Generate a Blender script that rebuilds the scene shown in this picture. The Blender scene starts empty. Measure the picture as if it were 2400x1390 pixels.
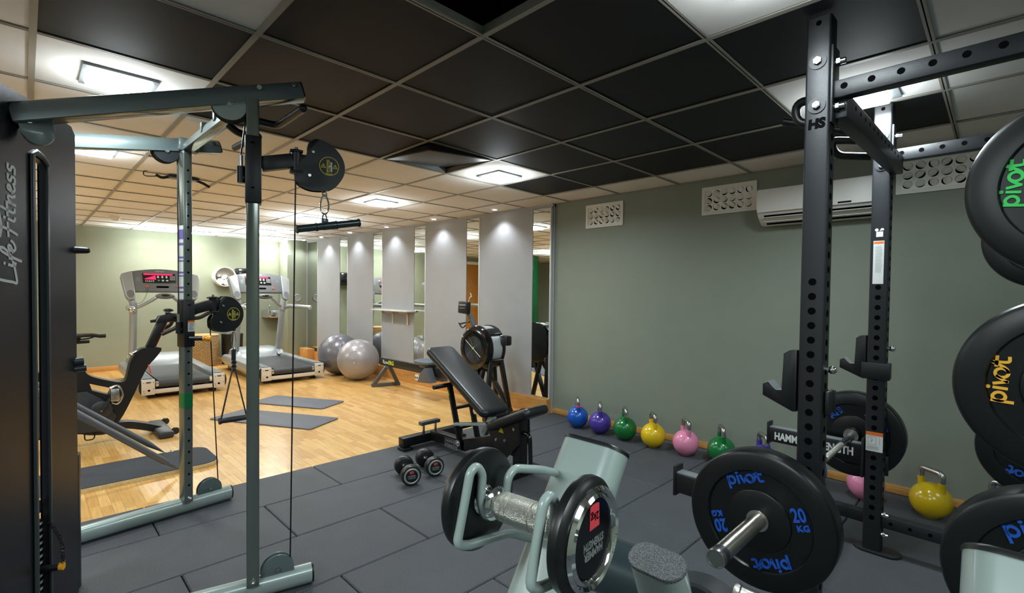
import bpy, bmesh, math, random
from mathutils import Vector, Matrix
random.seed(7)
PI = math.pi
SC = bpy.context.scene
COL = SC.collection
HC = 1.287            # camera height
CEIL = 2.254          # underside of ceiling grid
ZW = -0.015           # wood floor level (rubber mats are 15 mm thick, top at z = 0)

# ------------------------------------------------------------------ helpers
def V(*a): return Vector(a)
def T(x, y, z): return Matrix.Translation((x, y, z))
def R(a, ax): return Matrix.Rotation(a, 4, ax)
def frame(o, xa, ya):
    x = Vector(xa).normalized(); y = Vector(ya); y = (y - x * y.dot(x)).normalized(); z = x.cross(y)
    m = Matrix.Identity(4)
    for i in range(3):
        m[i][0], m[i][1], m[i][2], m[i][3] = x[i], y[i], z[i], o[i]
    return m
def along(p0, p1, up=(0, 0, 1)):
    """z axis from p0 to p1, x axis close to up"""
    z = (Vector(p1) - Vector(p0)).normalized(); u = Vector(up)
    if abs(z.dot(u.normalized())) > .995: u = Vector((1, 0, 0))
    x = (u - z * u.dot(z)).normalized(); y = z.cross(x)
    m = Matrix.Identity(4)
    for i in range(3):
        m[i][0], m[i][1], m[i][2], m[i][3] = x[i], y[i], z[i], p0[i]
    return m
def oval(w, h, n=10):
    """stadium outline, w along x, h along y (w >= h)"""
    r = h / 2; a = w / 2 - r; o = []
    for i in range(n + 1): t = -PI / 2 + PI * i / n; o.append((a + r * math.cos(t), r * math.sin(t)))
    for i in range(n + 1): t = PI / 2 + PI * i / n; o.append((-a + r * math.cos(t), r * math.sin(t)))
    return o
def rrect(w, h, r, n=5):
    o = []
    for cx, cy, a in ((w / 2 - r, h / 2 - r, 0), (-w / 2 + r, h / 2 - r, PI / 2), (-w / 2 + r, -h / 2 + r, PI), (w / 2 - r, -h / 2 + r, 3 * PI / 2)):
        for i in range(n + 1):
            t = a + PI / 2 * i / n; o.append((cx + r * math.cos(t), cy + r * math.sin(t)))
    return o
def circ(r, n=32, cx=0, cy=0): return [(cx + r * math.cos(2 * PI * i / n), cy + r * math.sin(2 * PI * i / n)) for i in range(n)]
def smooth(pts, k=4, closed=False):
    """Catmull-Rom"""
    P = [Vector(p) for p in pts]; n = len(P); out = []
    rng = range(n if closed else n - 1)
    for i in rng:
        if closed: a, b, c, d = P[i - 1], P[i], P[(i + 1) % n], P[(i + 2) % n]
        else: a, b, c, d = P[max(i - 1, 0)], P[i], P[i + 1], P[min(i + 2, n - 1)]
        for j in range(k):
            t = j / k; t2 = t * t; t3 = t2 * t
            out.append(.5 * (2 * b + (c - a) * t + (2 * a - 5 * b + 4 * c - d) * t2 + (3 * b - a - 3 * c + d) * t3))
    if not closed: out.append(P[-1])
    return out
def fillet(pts, r, k=5):
    """round the corners of a polyline"""
    P = [Vector(p) for p in pts]; out = [P[0]]
    for i in range(1, len(P) - 1):
        a, b, c = P[i - 1], P[i], P[i + 1]
        u = (a - b); v = (c - b); rr = min(r, u.length * .48, v.length * .48)
        s = b + u.normalized() * rr; e = b + v.normalized() * rr
        for j in range(k + 1):
            t = j / k; out.append((1 - t) ** 2 * s + 2 * t * (1 - t) * b + t * t * e)
    out.append(P[-1]); return out

class MB:
    def __init__(s): s.v = []; s.f = []; s.m = []; s.mi = 0
    def add(s, vs, fs, M=None):
        k = len(s.v)
        for p in vs:
            p = Vector(p); s.v.append(M @ p if M else p)
        for f in fs: s.f.append([k + i for i in f]); s.m.append(s.mi)
        return s
    def addbm(s, bm, M=None):
        bm.verts.index_update()
        s.add([v.co.copy() for v in bm.verts], [[v.index for v in f.verts] for f in bm.faces], M); bm.free(); return s
    def box(s, c, d, bev=0, M=None, seg=2):
        bm = bmesh.new(); bmesh.ops.create_cube(bm, size=1)
        for v in bm.verts: v.co = Vector((c[0] + v.co.x * d[0], c[1] + v.co.y * d[1], c[2] + v.co.z * d[2]))
        if bev: bmesh.ops.bevel(bm, geom=bm.edges[:], offset=min(bev, min(d) * .45), segments=seg, affect='EDGES', profile=.5)
        return s.addbm(bm, M)
    def prism(s, poly, h0, h1, M=None, bev=0, seg=2, holes=None):
        if holes:
            return s.holed(poly, holes, h0, h1, M)
        n = len(poly)
        if not bev:
            vs = [(x, y, h0) for x, y in poly] + [(x, y, h1) for x, y in poly]
            fs = [list(range(n))[::-1], list(range(n, 2 * n))] + [[i, (i + 1) % n, n + (i + 1) % n, n + i] for i in range(n)]
            return s.add(vs, fs, M)
        bm = bmesh.new()
        lo = [bm.verts.new((x, y, h0)) for x, y in poly]; hi = [bm.verts.new((x, y, h1)) for x, y in poly]
        a = bm.faces.new(lo[::-1]); b = bm.faces.new(hi)
        for i in range(n): bm.faces.new((lo[i], lo[(i + 1) % n], hi[(i + 1) % n], hi[i]))
        bmesh.ops.bevel(bm, geom=list(a.edges) + list(b.edges), offset=bev, segments=seg, affect='EDGES', profile=.5)
        return s.addbm(bm, M)
    def holed(s, poly, holes, h0, h1, M=None):
        bm = bmesh.new(); loops = [poly] + holes; es = []
        for L in loops:
            vs = [bm.verts.new((x, y, h0)) for x, y in L]
            es += [bm.edges.new((vs[i], vs[(i + 1) % len(vs)])) for i in range(len(vs))]
        r = bmesh.ops.triangle_fill(bm, use_beauty=True, edges=es)
        fs = [g for g in r['geom'] if isinstance(g, bmesh.types.BMFace)]
        ex = bmesh.ops.extrude_face_region(bm, geom=fs)
        for g in ex['geom']:
            if isinstance(g, bmesh.types.BMVert): g.co.z += h1 - h0
        bmesh.ops.recalc_face_normals(bm, faces=bm.faces[:])
        return s.addbm(bm, M)
    def sweep(s, pts, prof, closed=False, up=None, M=None, caps=True, scale=None):
        P = [Vector(p) for p in pts]; n = len(P); m = len(prof)
        tan = []
        for i in range(n):
            a = P[i - 1] if (i > 0 or closed) else P[0]; b = P[(i + 1) % n] if (i < n - 1 or closed) else P[-1]
            d = b - a; tan.append(d.normalized() if d.length > 1e-9 else Vector((0, 0, 1)))
        u = Vector(up) if up else (Vector((0, 0, 1)) if abs(tan[0].z) < .9 else Vector((1, 0, 0)))
        vs = []; x = None
        for i in range(n):
            t = tan[i]
            if up is not None or x is None: x = u - t * u.dot(t)
            else: x = x - t * x.dot(t)
            if x.length < 1e-6: x = t.orthogonal()
            x.normalize(); y = t.cross(x); k = scale[i] if scale else 1
            for a, b in prof: vs.append(P[i] + x * a * k + y * b * k)
        fs = []
        for i in range(n if closed else n - 1):
            for j in range(m):
                fs.append([i * m + j, i * m + (j + 1) % m, ((i + 1) % n) * m + (j + 1) % m, ((i + 1) % n) * m + j])
        if caps and not closed: fs.append(list(range(m))[::-1]); fs.append([(n - 1) * m + j for j in range(m)])
        return s.add(vs, fs, M)
    def tube(s, pts, r, n=12, closed=False, M=None, scale=None): return s.sweep(pts, circ(r, n), closed, None, M, True, scale)
    def bar(s, p0, p1, w, h, up=(0, 0, 1), bev=.004, M=None):
        """rectangular bar: h along up, w across"""
        L = (Vector(p1) - Vector(p0)).length; m = along(p0, p1, up)
        if M: m = M @ m
        return s.box((0, 0, L / 2), (h, w, L), bev, m)
    def cyl(s, p0, p1, r0, r1=None, n=24, M=None):
        r1 = r0 if r1 is None else r1; L = (Vector(p1) - Vector(p0)).length; m = along(p0, p1)
        if M: m = M @ m
        vs = [(x, y, 0) for x, y in circ(r0, n)] + [(x, y, L) for x, y in circ(r1, n)]
        fs = [list(range(n))[::-1], list(range(n, 2 * n))] + [[i, (i + 1) % n, n + (i + 1) % n, n + i] for i in range(n)]
        return s.add(vs, fs, m)
    def lathe(s, prof, M=None, n=48, a0=0, a1=2 * PI):
        """profile [(r, z)] turned round z"""
        full = abs(a1 - a0 - 2 * PI) < 1e-6; k = n if full else n + 1; vs = []; idx = []
        for r, z in prof:
            if r < 1e-7: idx.append([len(vs)] * k); vs.append((0, 0, z))
            else:
                row = []
                for i in range(k):
                    t = a0 + (a1 - a0) * i / n; row.append(len(vs)); vs.append((r * math.cos(t), r * math.sin(t), z))
                idx.append(row)
        fs = []
        for i in range(len(prof) - 1):
            for j in range(n):
                a, b, c, d = idx[i][j], idx[i][(j + 1) % k], idx[i + 1][(j + 1) % k], idx[i + 1][j]
                f = []
                for q in (a, b, c, d):
                    if q not in f: f.append(q)
                if len(f) > 2: fs.append(f)
        return s.add(vs, fs, M)
    def ball(s, c, r, n=32, m=16, sc=(1, 1, 1), M=None):
        prof = [(r * math.sin(PI * i / m), -r * math.cos(PI * i / m)) for i in range(m + 1)]
        mm = T(*c) @ Matrix.Diagonal((sc[0], sc[1], sc[2], 1))
        return s.lathe(prof, M @ mm if M else mm, n)
    def torus(s, R0, r, M=None, n=40, m=10):
        return s.sweep([(R0 * math.cos(2 * PI * i / n), R0 * math.sin(2 * PI * i / n), 0) for i in range(n)], circ(r, m), True, (0, 0, 1), M)
    def ribbon(s, paths, w, h0, h1, M=None, k=5):
        """flat strokes in the xy plane, extruded h0..h1"""
        for p in paths:
            q = smooth([(a, b, 0) for a, b in p], k) if len(p) > 2 else [Vector((a, b, 0)) for a, b in p]
            n = len(q); vs = []
            for i in range(n):
                t = (q[min(i + 1, n - 1)] - q[max(i - 1, 0)]).normalized(); o = Vector((-t.y, t.x, 0)) * w / 2
                e = t * (w * .35) * (-1 if i == 0 else (1 if i == n - 1 else 0))
                for h in (h0, h1): vs.append(q[i] + o + e + Vector((0, 0, h))); vs.append(q[i] - o + e + Vector((0, 0, h)))
            fs = [[0, 1, 3, 2], [4 * n - 4, 4 * n - 2, 4 * n - 1, 4 * n - 3]]
            for i in range(n - 1):
                a = 4 * i; b = a + 4
                fs += [[a + 2, a + 3, b + 3, b + 2], [a, b, b + 1, a + 1], [a, a + 2, b + 2, b], [a + 1, b + 1, b + 3, a + 3]]
            s.add(vs, fs, M)
        return s
    def loft(s, poly, levels, K=None):
        """stack of one outline: levels (height, inset), inset measured towards the centre"""
        n = len(poly); cx = (min(p[0] for p in poly) + max(p[0] for p in poly)) / 2; cy = (min(p[1] for p in poly) + max(p[1] for p in poly)) / 2
        wx = max(p[0] for p in poly) - cx; wy = max(p[1] for p in poly) - cy; vs = []
        for h, i in levels: vs += [(cx + (x - cx) * (1 - i / wx), cy + (y - cy) * (1 - i / wy), h) for x, y in poly]
        L = len(levels); fs = [list(range(n))[::-1], [(L - 1) * n + j for j in range(n)]]
        for k in range(L - 1): fs += [[k * n + j, k * n + (j + 1) % n, (k + 1) * n + (j + 1) % n, (k + 1) * n + j] for j in range(n)]
        return s.add(vs, fs, K)
    def cushion(s, poly, h0, h1, e, K=None, k=4):
        lv = [(h0 + e * (1 - math.cos(PI / 2 * j / k)), e * (1 - math.sin(PI / 2 * j / k))) for j in range(k + 1)]
        lv += [(h1 - e * (1 - math.cos(PI / 2 * j / k)), e * (1 - math.sin(PI / 2 * j / k))) for j in range(k, -1, -1)]
        return s.loft(poly, lv, K)
    def text(s, body, size, depth, M=None, shear=0, bold=0, space=1, ax='CENTER'):
        c = bpy.data.curves.new('lettering', 'FONT'); c.body = body; c.size = size; c.extrude = depth / 2; c.shear = shear; c.offset = bold
        c.space_character = space; c.align_x = ax; c.align_y = 'CENTER'; c.resolution_u = 3
        o = bpy.data.objects.new('lettering', c); me = bpy.data.meshes.new_from_object(o)
        s.add([v.co.copy() for v in me.vertices], [list(p.vertices) for p in me.polygons], M)
        bpy.data.objects.remove(o); bpy.data.curves.remove(c); bpy.data.meshes.remove(me); return s
    def mesh(s, name, mats, ang=35):
        me = bpy.data.meshes.new(name); me.from_pydata([tuple(v) for v in s.v], [], s.f)
        for m in (mats if isinstance(mats, (list, tuple)) else [mats]): me.materials.append(m)
        for p, i in zip(me.polygons, s.m): p.material_index = i; p.use_smooth = True
        bm = bmesh.new(); bm.from_mesh(me); bmesh.ops.recalc_face_normals(bm, faces=bm.faces[:]); bm.to_mesh(me); bm.free()
        me.set_sharp_from_angle(angle=math.radians(ang)); me.update()
        return me

RM = {}
def tag(o, label=None, cat=None, group=None, kind=None):
    if label: o['label'] = label
    if cat: o['category'] = cat
    if group: o['group'] = group
    if kind: o['kind'] = kind
    return o
def thing(name, label, cat, loc=(0, 0, 0), rz=0, group=None):
    o = bpy.data.objects.new(name, None); o.empty_display_size = .1; COL.objects.link(o)
    o.location = loc; o.rotation_euler = (0, 0, rz)
    RM[o] = Matrix.Translation(loc) @ Matrix.Rotation(rz, 4, 'Z')
    return tag(o, label, cat, group)
def part(parent, name, mb, mats, label=None, world=False, ang=35, kind=None):
    root = parent
    while root.parent: root = root.parent
    if world:
        inv = RM[root].inverted(); mb.v = [inv @ v for v in mb.v]
    o = bpy.data.objects.new(name, mb.mesh(name, mats, ang)); COL.objects.link(o); o.parent = parent
    return tag(o, label, kind=kind)
def solo(name, mb, mats, label, cat, group=None, loc=(0, 0, 0), rz=0, kind=None, world=True, ang=35):
    m = Matrix.Translation(loc) @ Matrix.Rotation(rz, 4, 'Z')
    if world:
        inv = m.inverted(); mb.v = [inv @ v for v in mb.v]
    o = bpy.data.objects.new(name, mb.mesh(name, mats, ang)); COL.objects.link(o); o.location = loc; o.rotation_euler = (0, 0, rz)
    return tag(o, label, cat, group, kind)
def struct(name, mb, mats, parent=None, ang=35):
    o = bpy.data.objects.new(name, mb.mesh(name, mats, ang)); COL.objects.link(o)
    if parent: o.parent = parent
    else: o['kind'] = 'structure'
    return o
def dup(root, loc, rot=None, label=None, mats=None, group=None):
    def cp(o, par):
        c = o.copy(); COL.objects.link(c); c.parent = par
        for ch in o.children: cp(ch, c)
        return c
    r = cp(root, None); r.location = loc
    if rot is not None: r.rotation_euler = rot if isinstance(rot, (tuple, list)) else (0, 0, rot)
    if label: r['label'] = label
    if group: r['group'] = group
    return r
def remat(o, old, new):
    """give a copied thing its own colour"""
    for c in [o] + list(o.children_recursive):
        if c.type == 'MESH' and any(m == old for m in c.data.materials):
            c.data = c.data.copy()
            for i, m in enumerate(c.data.materials):
                if m == old: c.data.materials[i] = new

# ------------------------------------------------------------------ materials
def lin(h):
    if isinstance(h, str):
        h = h.lstrip('#'); c = [int(h[i:i + 2], 16) / 255 for i in (0, 2, 4)]
    else: c = h
    return tuple((x / 12.92 if x <= .04045 else ((x + .055) / 1.055) ** 2.4) for x in c) + (1,)
def mat(name, col, rough=.5, metal=0, bump=0, bscale=80, var=0, vscale=6, spec=.5, coat=0, emit=0, ecol=None, stretch=None, fleck=0, fscale=400, aniso=0):
    m = bpy.data.materials.new(name); m.use_nodes = True; nt = m.node_tree; N = nt.nodes; L = nt.links
    b = N['Principled BSDF']; c = lin(col)
    b.inputs['Base Color'].default_value = c; b.inputs['Roughness'].default_value = rough; b.inputs['Metallic'].default_value = metal
    b.inputs['Specular IOR Level'].default_value = spec; b.inputs['Coat Weight'].default_value = coat; b.inputs['Coat Roughness'].default_value = .08
    if aniso: b.inputs['Anisotropic'].default_value = aniso
    if emit:
        b.inputs['Emission Color'].default_value = lin(ecol) if ecol else c; b.inputs['Emission Strength'].default_value = emit
    tc = N.new('ShaderNodeTexCoord'); mp = N.new('ShaderNodeMapping'); L.new(tc.outputs['Object'], mp.inputs['Vector'])
    if stretch: mp.inputs['Scale'].default_value = stretch
    src = None
    if var or fleck:
        nz = N.new('ShaderNodeTexNoise'); nz.inputs['Scale'].default_value = vscale; nz.inputs['Detail'].default_value = 5; L.new(mp.outputs['Vector'], nz.inputs['Vector'])
        rmp = N.new('ShaderNodeMapRange'); rmp.inputs['From Min'].default_value = .3; rmp.inputs['From Max'].default_value = .7
        rmp.inputs['To Min'].default_value = 1 - var; rmp.inputs['To Max'].default_value = 1 + var; L.new(nz.outputs['Fac'], rmp.inputs['Value'])
        mul = N.new('ShaderNodeVectorMath'); mul.operation = 'SCALE'; mul.inputs[0].default_value = c[:3]; L.new(rmp.outputs['Result'], mul.inputs['Scale'])
        src = mul.outputs['Vector']
        if fleck:
            n2 = N.new('ShaderNodeTexNoise'); n2.inputs['Scale'].default_value = fscale; n2.inputs['Detail'].default_value = 2; L.new(tc.outputs['Object'], n2.inputs['Vector'])
            r2 = N.new('ShaderNodeMapRange'); r2.inputs['From Min'].default_value = .35; r2.inputs['From Max'].default_value = .7
            r2.inputs['To Min'].default_value = 1 - fleck; r2.inputs['To Max'].default_value = 1 + fleck; L.new(n2.outputs['Fac'], r2.inputs['Value'])
            m2 = N.new('ShaderNodeVectorMath'); m2.operation = 'SCALE'; L.new(src, m2.inputs[0]); L.new(r2.outputs['Result'], m2.inputs['Scale']); src = m2.outputs['Vector']
        L.new(src, b.inputs['Base Color'])
    if bump:
        nb = N.new('ShaderNodeTexNoise'); nb.inputs['Scale'].default_value = bscale; nb.inputs['Detail'].default_value = 4; L.new(mp.outputs['Vector'], nb.inputs['Vector'])
        bp = N.new('ShaderNodeBump'); bp.inputs['Strength'].default_value = bump; bp.inputs['Distance'].default_value = .002
        L.new(nb.outputs['Fac'], bp.inputs['Height']); L.new(bp.outputs['Normal'], b.inputs['Normal'])
    return m

def wood_floor():
    m = bpy.data.materials.new('oak_parquet'); m.use_nodes = True; nt = m.node_tree; N = nt.nodes; L = nt.links; b = N['Principled BSDF']
    tc = N.new('ShaderNodeTexCoord')
    br = N.new('ShaderNodeTexBrick'); br.inputs['Scale'].default_value = 1; br.inputs['Brick Width'].default_value = .38; br.inputs['Row Height'].default_value = .052
    br.inputs['Mortar Size'].default_value = .0008; br.inputs['Mortar Smooth'].default_value = .2; br.inputs['Bias'].default_value = -.1; br.offset = .37; br.offset_frequency = 3; br.squash = .8; br.squash_frequency = 2
    br.inputs['Color1'].default_value = lin('#e0b36c'); br.inputs['Color2'].default_value = lin('#c5924e'); br.inputs['Mortar'].default_value = lin('#8a5f30')
    L.new(tc.outputs['Object'], br.inputs['Vector'])
    mp = N.new('ShaderNodeMapping'); mp.inputs['Scale'].default_value = (2.2, 26, 1); L.new(tc.outputs['Object'], mp.inputs['Vector'])
    nz = N.new('ShaderNodeTexNoise'); nz.inputs['Scale'].default_value = 3; nz.inputs['Detail'].default_value = 6; L.new(mp.outputs['Vector'], nz.inputs['Vector'])
    r = N.new('ShaderNodeMapRange'); r.inputs['From Min'].default_value = .3; r.inputs['From Max'].default_value = .7; r.inputs['To Min'].default_value = .84; r.inputs['To Max'].default_value = 1.14
    L.new(nz.outputs['Fac'], r.inputs['Value'])
    mu = N.new('ShaderNodeVectorMath'); mu.operation = 'SCALE'; L.new(br.outputs['Color'], mu.inputs[0]); L.new(r.outputs['Result'], mu.inputs['Scale'])
    L.new(mu.outputs['Vector'], b.inputs['Base Color'])
    b.inputs['Roughness'].default_value = .28; b.inputs['Coat Weight'].default_value = .15
    return m
def wood_trim(name, col, sx=(3, 30, 30)):
    return mat(name, col, .4, 0, var=.18, vscale=3, stretch=sx)
def wicker():
    m = bpy.data.materials.new('woven_willow'); m.use_nodes = True; nt = m.node_tree; N = nt.nodes; L = nt.links; b = N['Principled BSDF']
    tc = N.new('ShaderNodeTexCoord'); nz = N.new('ShaderNodeTexNoise'); nz.inputs['Scale'].default_value = 60; L.new(tc.outputs['Object'], nz.inputs['Vector'])
    cr = N.new('ShaderNodeValToRGB'); cr.color_ramp.elements[0].color = lin('#8a6a3c'); cr.color_ramp.elements[1].color = lin('#d2b584'); L.new(nz.outputs['Fac'], cr.inputs['Fac'])
    L.new(cr.outputs['Color'], b.inputs['Base Color']); b.inputs['Roughness'].default_value = .6
    return m
def knurl(name, col):
    m = mat(name, col, .28, 1); nt = m.node_tree; N = nt.nodes; L = nt.links; b = N['Principled BSDF']
    tc = N.new('ShaderNodeTexCoord'); ck = N.new('ShaderNodeTexVoronoi'); ck.inputs['Scale'].default_value = 1100; L.new(tc.outputs['Object'], ck.inputs['Vector'])
    bp = N.new('ShaderNodeBump'); bp.inputs['Strength'].default_value = .9; bp.inputs['Distance'].default_value = .0008
    L.new(ck.outputs['Distance'], bp.inputs['Height']); L.new(bp.outputs['Normal'], b.inputs['Normal']); return m

def ribbed(name, col):
    m = mat(name, col, .25, 1); nt = m.node_tree; N = nt.nodes; L = nt.links; b = N['Principled BSDF']
    tc = N.new('ShaderNodeTexCoord'); wv = N.new('ShaderNodeTexWave'); wv.bands_direction = 'Y'; wv.inputs['Scale'].default_value = 110; L.new(tc.outputs['Object'], wv.inputs['Vector'])
    bp = N.new('ShaderNodeBump'); bp.inputs['Strength'].default_value = .7; bp.inputs['Distance'].default_value = .001
    L.new(wv.outputs['Fac'], bp.inputs['Height']); L.new(bp.outputs['Normal'], b.inputs['Normal']); return m

M_ = {}
def mk():
    d = M_
    d['wood'] = wood_floor(); d['rubber'] = mat('rubber_mat', '#45484d', .62, var=.08, vscale=5, fleck=.35, fscale=260, bump=.25, bscale=300, spec=.4)
    d['wall'] = mat('sage_paint', '#82897c', .55, var=.02, bump=.06, bscale=160, spec=.3)
    d['wallp'] = mat('sage_paint_lit', '#9d9e9e', .5, var=.02, bump=.05, bscale=160, spec=.3)  # same paint as the green wall, greyed and lightened for the cool spot light
    d['wallf'] = mat('far_wall_paint', '#8f947f', .55, var=.02, bump=.06, bscale=160, spec=.3)
    d['tile_w'] = mat('white_ceiling_tile', '#ebe9e6', .8, var=.03, bump=.1, bscale=300)
    d['tile_b'] = mat('black_ceiling_tile', '#16191d', .6, var=.05, bump=.1, bscale=300, spec=.25)
    d['tile_n'] = mat('navy_black_ceiling_tile', '#10121a', .55, var=.05, bump=.1, bscale=300, spec=.25)
    d['grid'] = mat('ceiling_grid_metal', '#9b978e', .5, .0)
    d['void'] = mat('ceiling_void', '#07080a', .9)
    d['oak'] = wood_trim('oak_skirting', '#c48f4e'); d['joist'] = wood_trim('pine_joist', '#dfae66')
    d['ply'] = wood_trim('plywood_edge', '#cbb585')
    d['mirror'] = mat('mirror_silver', '#e8eeea', .005, 1)
    d['white'] = mat('white_plastic', '#e6e5df', .35); d['offw'] = mat('ivory_plastic', '#dddbd0', .4)
    d['alu'] = mat('white_aluminium', '#e6e6e4', .25, .3); d['led'] = mat('led_diffuser', '#ffffff', .5, emit=14, ecol='#f2fbff')
    d['ledw'] = mat('warm_led_diffuser', '#ffffff', .5, emit=11, ecol='#fffaf2')
    d['black'] = mat('black_powder_coat', '#101113', .36, var=.06, bump=.12, bscale=600, spec=.5)
    d['rack'] = mat('rack_powder_coat', '#1a1d21', .42, .2, fleck=.25, fscale=500, bump=.2, bscale=500, spec=.6)
    d['blackp'] = mat('black_plastic', '#101214', .4); d['blackg'] = mat('black_gloss', '#0c0d0f', .12, spec=.6)
    d['hole'] = mat('dark_hole', '#040405', .9, spec=.05)
    d['plate'] = mat('bumper_rubber', '#0b0e10', .34, var=.12, vscale=9, spec=.5); d['vinyl'] = mat('black_vinyl', '#16191d', .36, bump=.18, bscale=350, spec=.55)
    d['chrome'] = mat('chrome', '#dcdedd', .07, 1); d['steel'] = mat('brushed_steel', '#b9bab6', .27, 1, bump=.05, bscale=400)
    d['bolt'] = mat('zinc_bolt', '#c9ccce', .2, 1); d['knurl'] = knurl('knurled_steel', '#c9c8bd')
    d['sleeve'] = ribbed('ribbed_sleeve', '#c6c3b6')
    d['post'] = mat('polished_grey_steel', '#7c847e', .16, .7, bump=.03, bscale=60); d['beam'] = mat('grey_metallic_paint', '#657272', .3, .2, coat=.3)
    d['foot'] = mat('pale_metallic_paint', '#9fada9', .28, .3, coat=.3); d['shroud'] = mat('graphite_texture_paint', '#34363c', .24, .6, fleck=.3, fscale=900, bump=.15, bscale=900, spec=.6)
    d['shade'] = mat('dark_slot_trim', '#3d4446', .3, .2); d['stand'] = mat('pale_green_grey_paint', '#93a29d', .28, coat=.15, var=.02)
    d['letter_w'] = mat('white_lettering', '#d6d9d8', .5); d['letter_k'] = mat('black_lettering', '#040405', .8, spec=.05); d['letter_s'] = mat('silver_lettering', '#a7aeab', .35, .6)
    d['pblue'] = mat('blue_lettering', '#1d56b8', .45); d['pgreen'] = mat('green_lettering', '#2fc257', .45); d['pyellow'] = mat('yellow_lettering', '#efb43a', .45)
    d['red'] = mat('red_label', '#e04650', .5); d['orange'] = mat('orange_label', '#e2712c', .5); d['yel'] = mat('yellow_decal', '#d8c62e', .5); d['lime'] = mat('lime_lettering', '#cfdc2a', .5)
    d['knob_y'] = mat('yellow_knob', '#eda51d', .4); d['purple_s'] = mat('purple_sticker', '#6a63a8', .5); d['tape'] = mat('green_tape', '#0f6a3a', .3)
    d['tm'] = mat('treadmill_silver', '#a3a8a8', .35, .35); d['tmd'] = mat('treadmill_grey', '#6b7072', .45); d['tml'] = mat('treadmill_ivory', '#cfc8ba', .45)
    d['belt'] = mat('running_belt', '#34363a', .5, bump=.1, bscale=300); d['rail'] = mat('ribbed_step', '#8b9394', .5); d['scr'] = mat('dark_screen', '#15161b', .2)
    d['ledr'] = mat('red_led', '#ff1f4a', .5, emit=3.0, ecol='#ff1440'); d['btn_g'] = mat('green_button', '#2da573', .5); d['btn_r'] = mat('red_button', '#d8573e', .4)
    d['ballg'] = mat('grey_gym_ball', '#6f6f76', .3, .25, spec=.6); d['ballp'] = mat('silver_gym_ball', '#9a9698', .33, .25, spec=.6)
    d['mat'] = mat('grey_foam_mat', '#5d6067', .6, bump=.2, bscale=200); d['carpet'] = mat('charcoal_carpet', '#3b3e43', .95, bump=.6, bscale=700, fleck=.4, fscale=600)
    d['willow'] = wicker(); d['towel'] = mat('white_towel', '#e8e6e2', .9, bump=.5, bscale=250); d['col'] = mat('green_glazed_tile', '#0e4a26', .1, var=.2, vscale=4, coat=.5)
    d['doorw'] = wood_trim('door_oak', '#b57a33', (30, 30, 3)); d['cap'] = mat('leather_grain_cap', '#5c6062', .45, bump=1, bscale=420, fleck=.9, fscale=620)
    d['band'] = mat('black_webbing', '#141416', .7); d['rgrey'] = mat('rower_grey', '#4d5157', .4); d['seat'] = mat('rower_seat', '#55606a', .5)
    d['perf'] = mat('galvanised_steel', '#c4c8ca', .35, .4); d['dark'] = mat('dark_grey_paint', '#2b2e31', .4); d['tealk'] = mat('dark_teal_paint', '#2c3a3e', .3, .2, coat=.2)
    for k, h in (('blue', '#0e55b5'), ('purple', '#4a3596'), ('green', '#0a6b30'), ('yellow', '#e2bd14'), ('pink', '#e48bac'), ('mustard', '#c9a90c')):
        d['kb_' + k] = mat('kettlebell_' + k, h, .22, spec=.55, coat=.2, var=.04)
mk()

# ------------------------------------------------------------------ room shell
X0, X1, Y0, Y1 = -10.0, 2.0, -3.5, 4.05
def yp(x): return 4.0 + .018 * (x + 3.42)
def zpoly(mb, poly, z0, z1): mb.prism(poly, z0, z1)
m = MB(); m.box(((X0 + X1) / 2, (Y0 + Y1) / 2, ZW - .05), (X1 - X0, Y1 - Y0 + .1, .1)); struct('floor', m, M_['wood'])
# rubber matting: 1.0 x 0.5 m mats, laid staggered, over the right-hand part of the floor
m = MB(); k = 0; x = -3.56
xs = [-3.56, -3.085] + [-2.585 + .495 * i for i in range(11)]
for i in range(len(xs) - 1):
    a, b = xs[i], min(xs[i + 1], X1)
    off = .492 if i % 2 == 0 else 1.007
    n0 = math.floor((Y0 - off)) - 1
    for j in range(n0, 6):
        c, d = max(off + j, Y0), min(off + j + 1, Y1 - .004)
        if d - c < .03 or a >= X1: continue
        m.box(((a + b) / 2, (c + d) / 2, ZW / 2), (b - a - .005, d - c - .005, -ZW), .005, seg=1)
m.mi = 1; m.box(((-3.555 + X1) / 2, (Y0 + Y1) / 2, ZW + .002), (X1 + 3.553, Y1 - Y0 - .01, .004)); struct('rubber_matting', m, [M_['rubber'], M_['hole']])
W = .1
m = MB(); m.box(((-3.42 + X1) / 2, Y1 + W / 2, 1.25), (X1 + 3.42, W, 2.7)); struct('wall_right', m, M_['wall'])
m = MB(); m.box((X0 - W / 2, .3, 1.25), (W, 7.8, 2.7)); struct('wall_far', m, M_['wallf'])
m = MB(); m.box((X0 + .225, 3.72, 1.25), (.45, .4, 2.7), .015); struct('wall_pilaster', m, M_['wallf'])
m = MB(); m.box(((X0 + X1) / 2, Y0 - W / 2, 1.25), (X1 - X0 + .2, W, 2.7)); struct('wall_left', m, M_['wall'])
m = MB(); m.box((X1 + W / 2, .3, 1.25), (W, 7.8, 2.7)); struct('wall_back', m, M_['wall'])
MIR = [(-3.686, -3.422), (-4.81, -4.561), (-5.952, -5.676), (-7.08, -6.80), (-8.2, -7.907), (-9.53, -9.064)]
m = MB(); ed = [-3.422]
for a, b in MIR:
    zpoly(m, [(a - .02, yp(a) + .03), (b + .02, yp(b) + .03), (b + .02, 4.15), (a - .02, 4.15)], 0, 2.5)
    zpoly(m, [(a - .02, yp(a)), (b + .02, yp(b)), (b + .02, 4.15), (a - .02, 4.15)], 2.225, 2.5)
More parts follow.
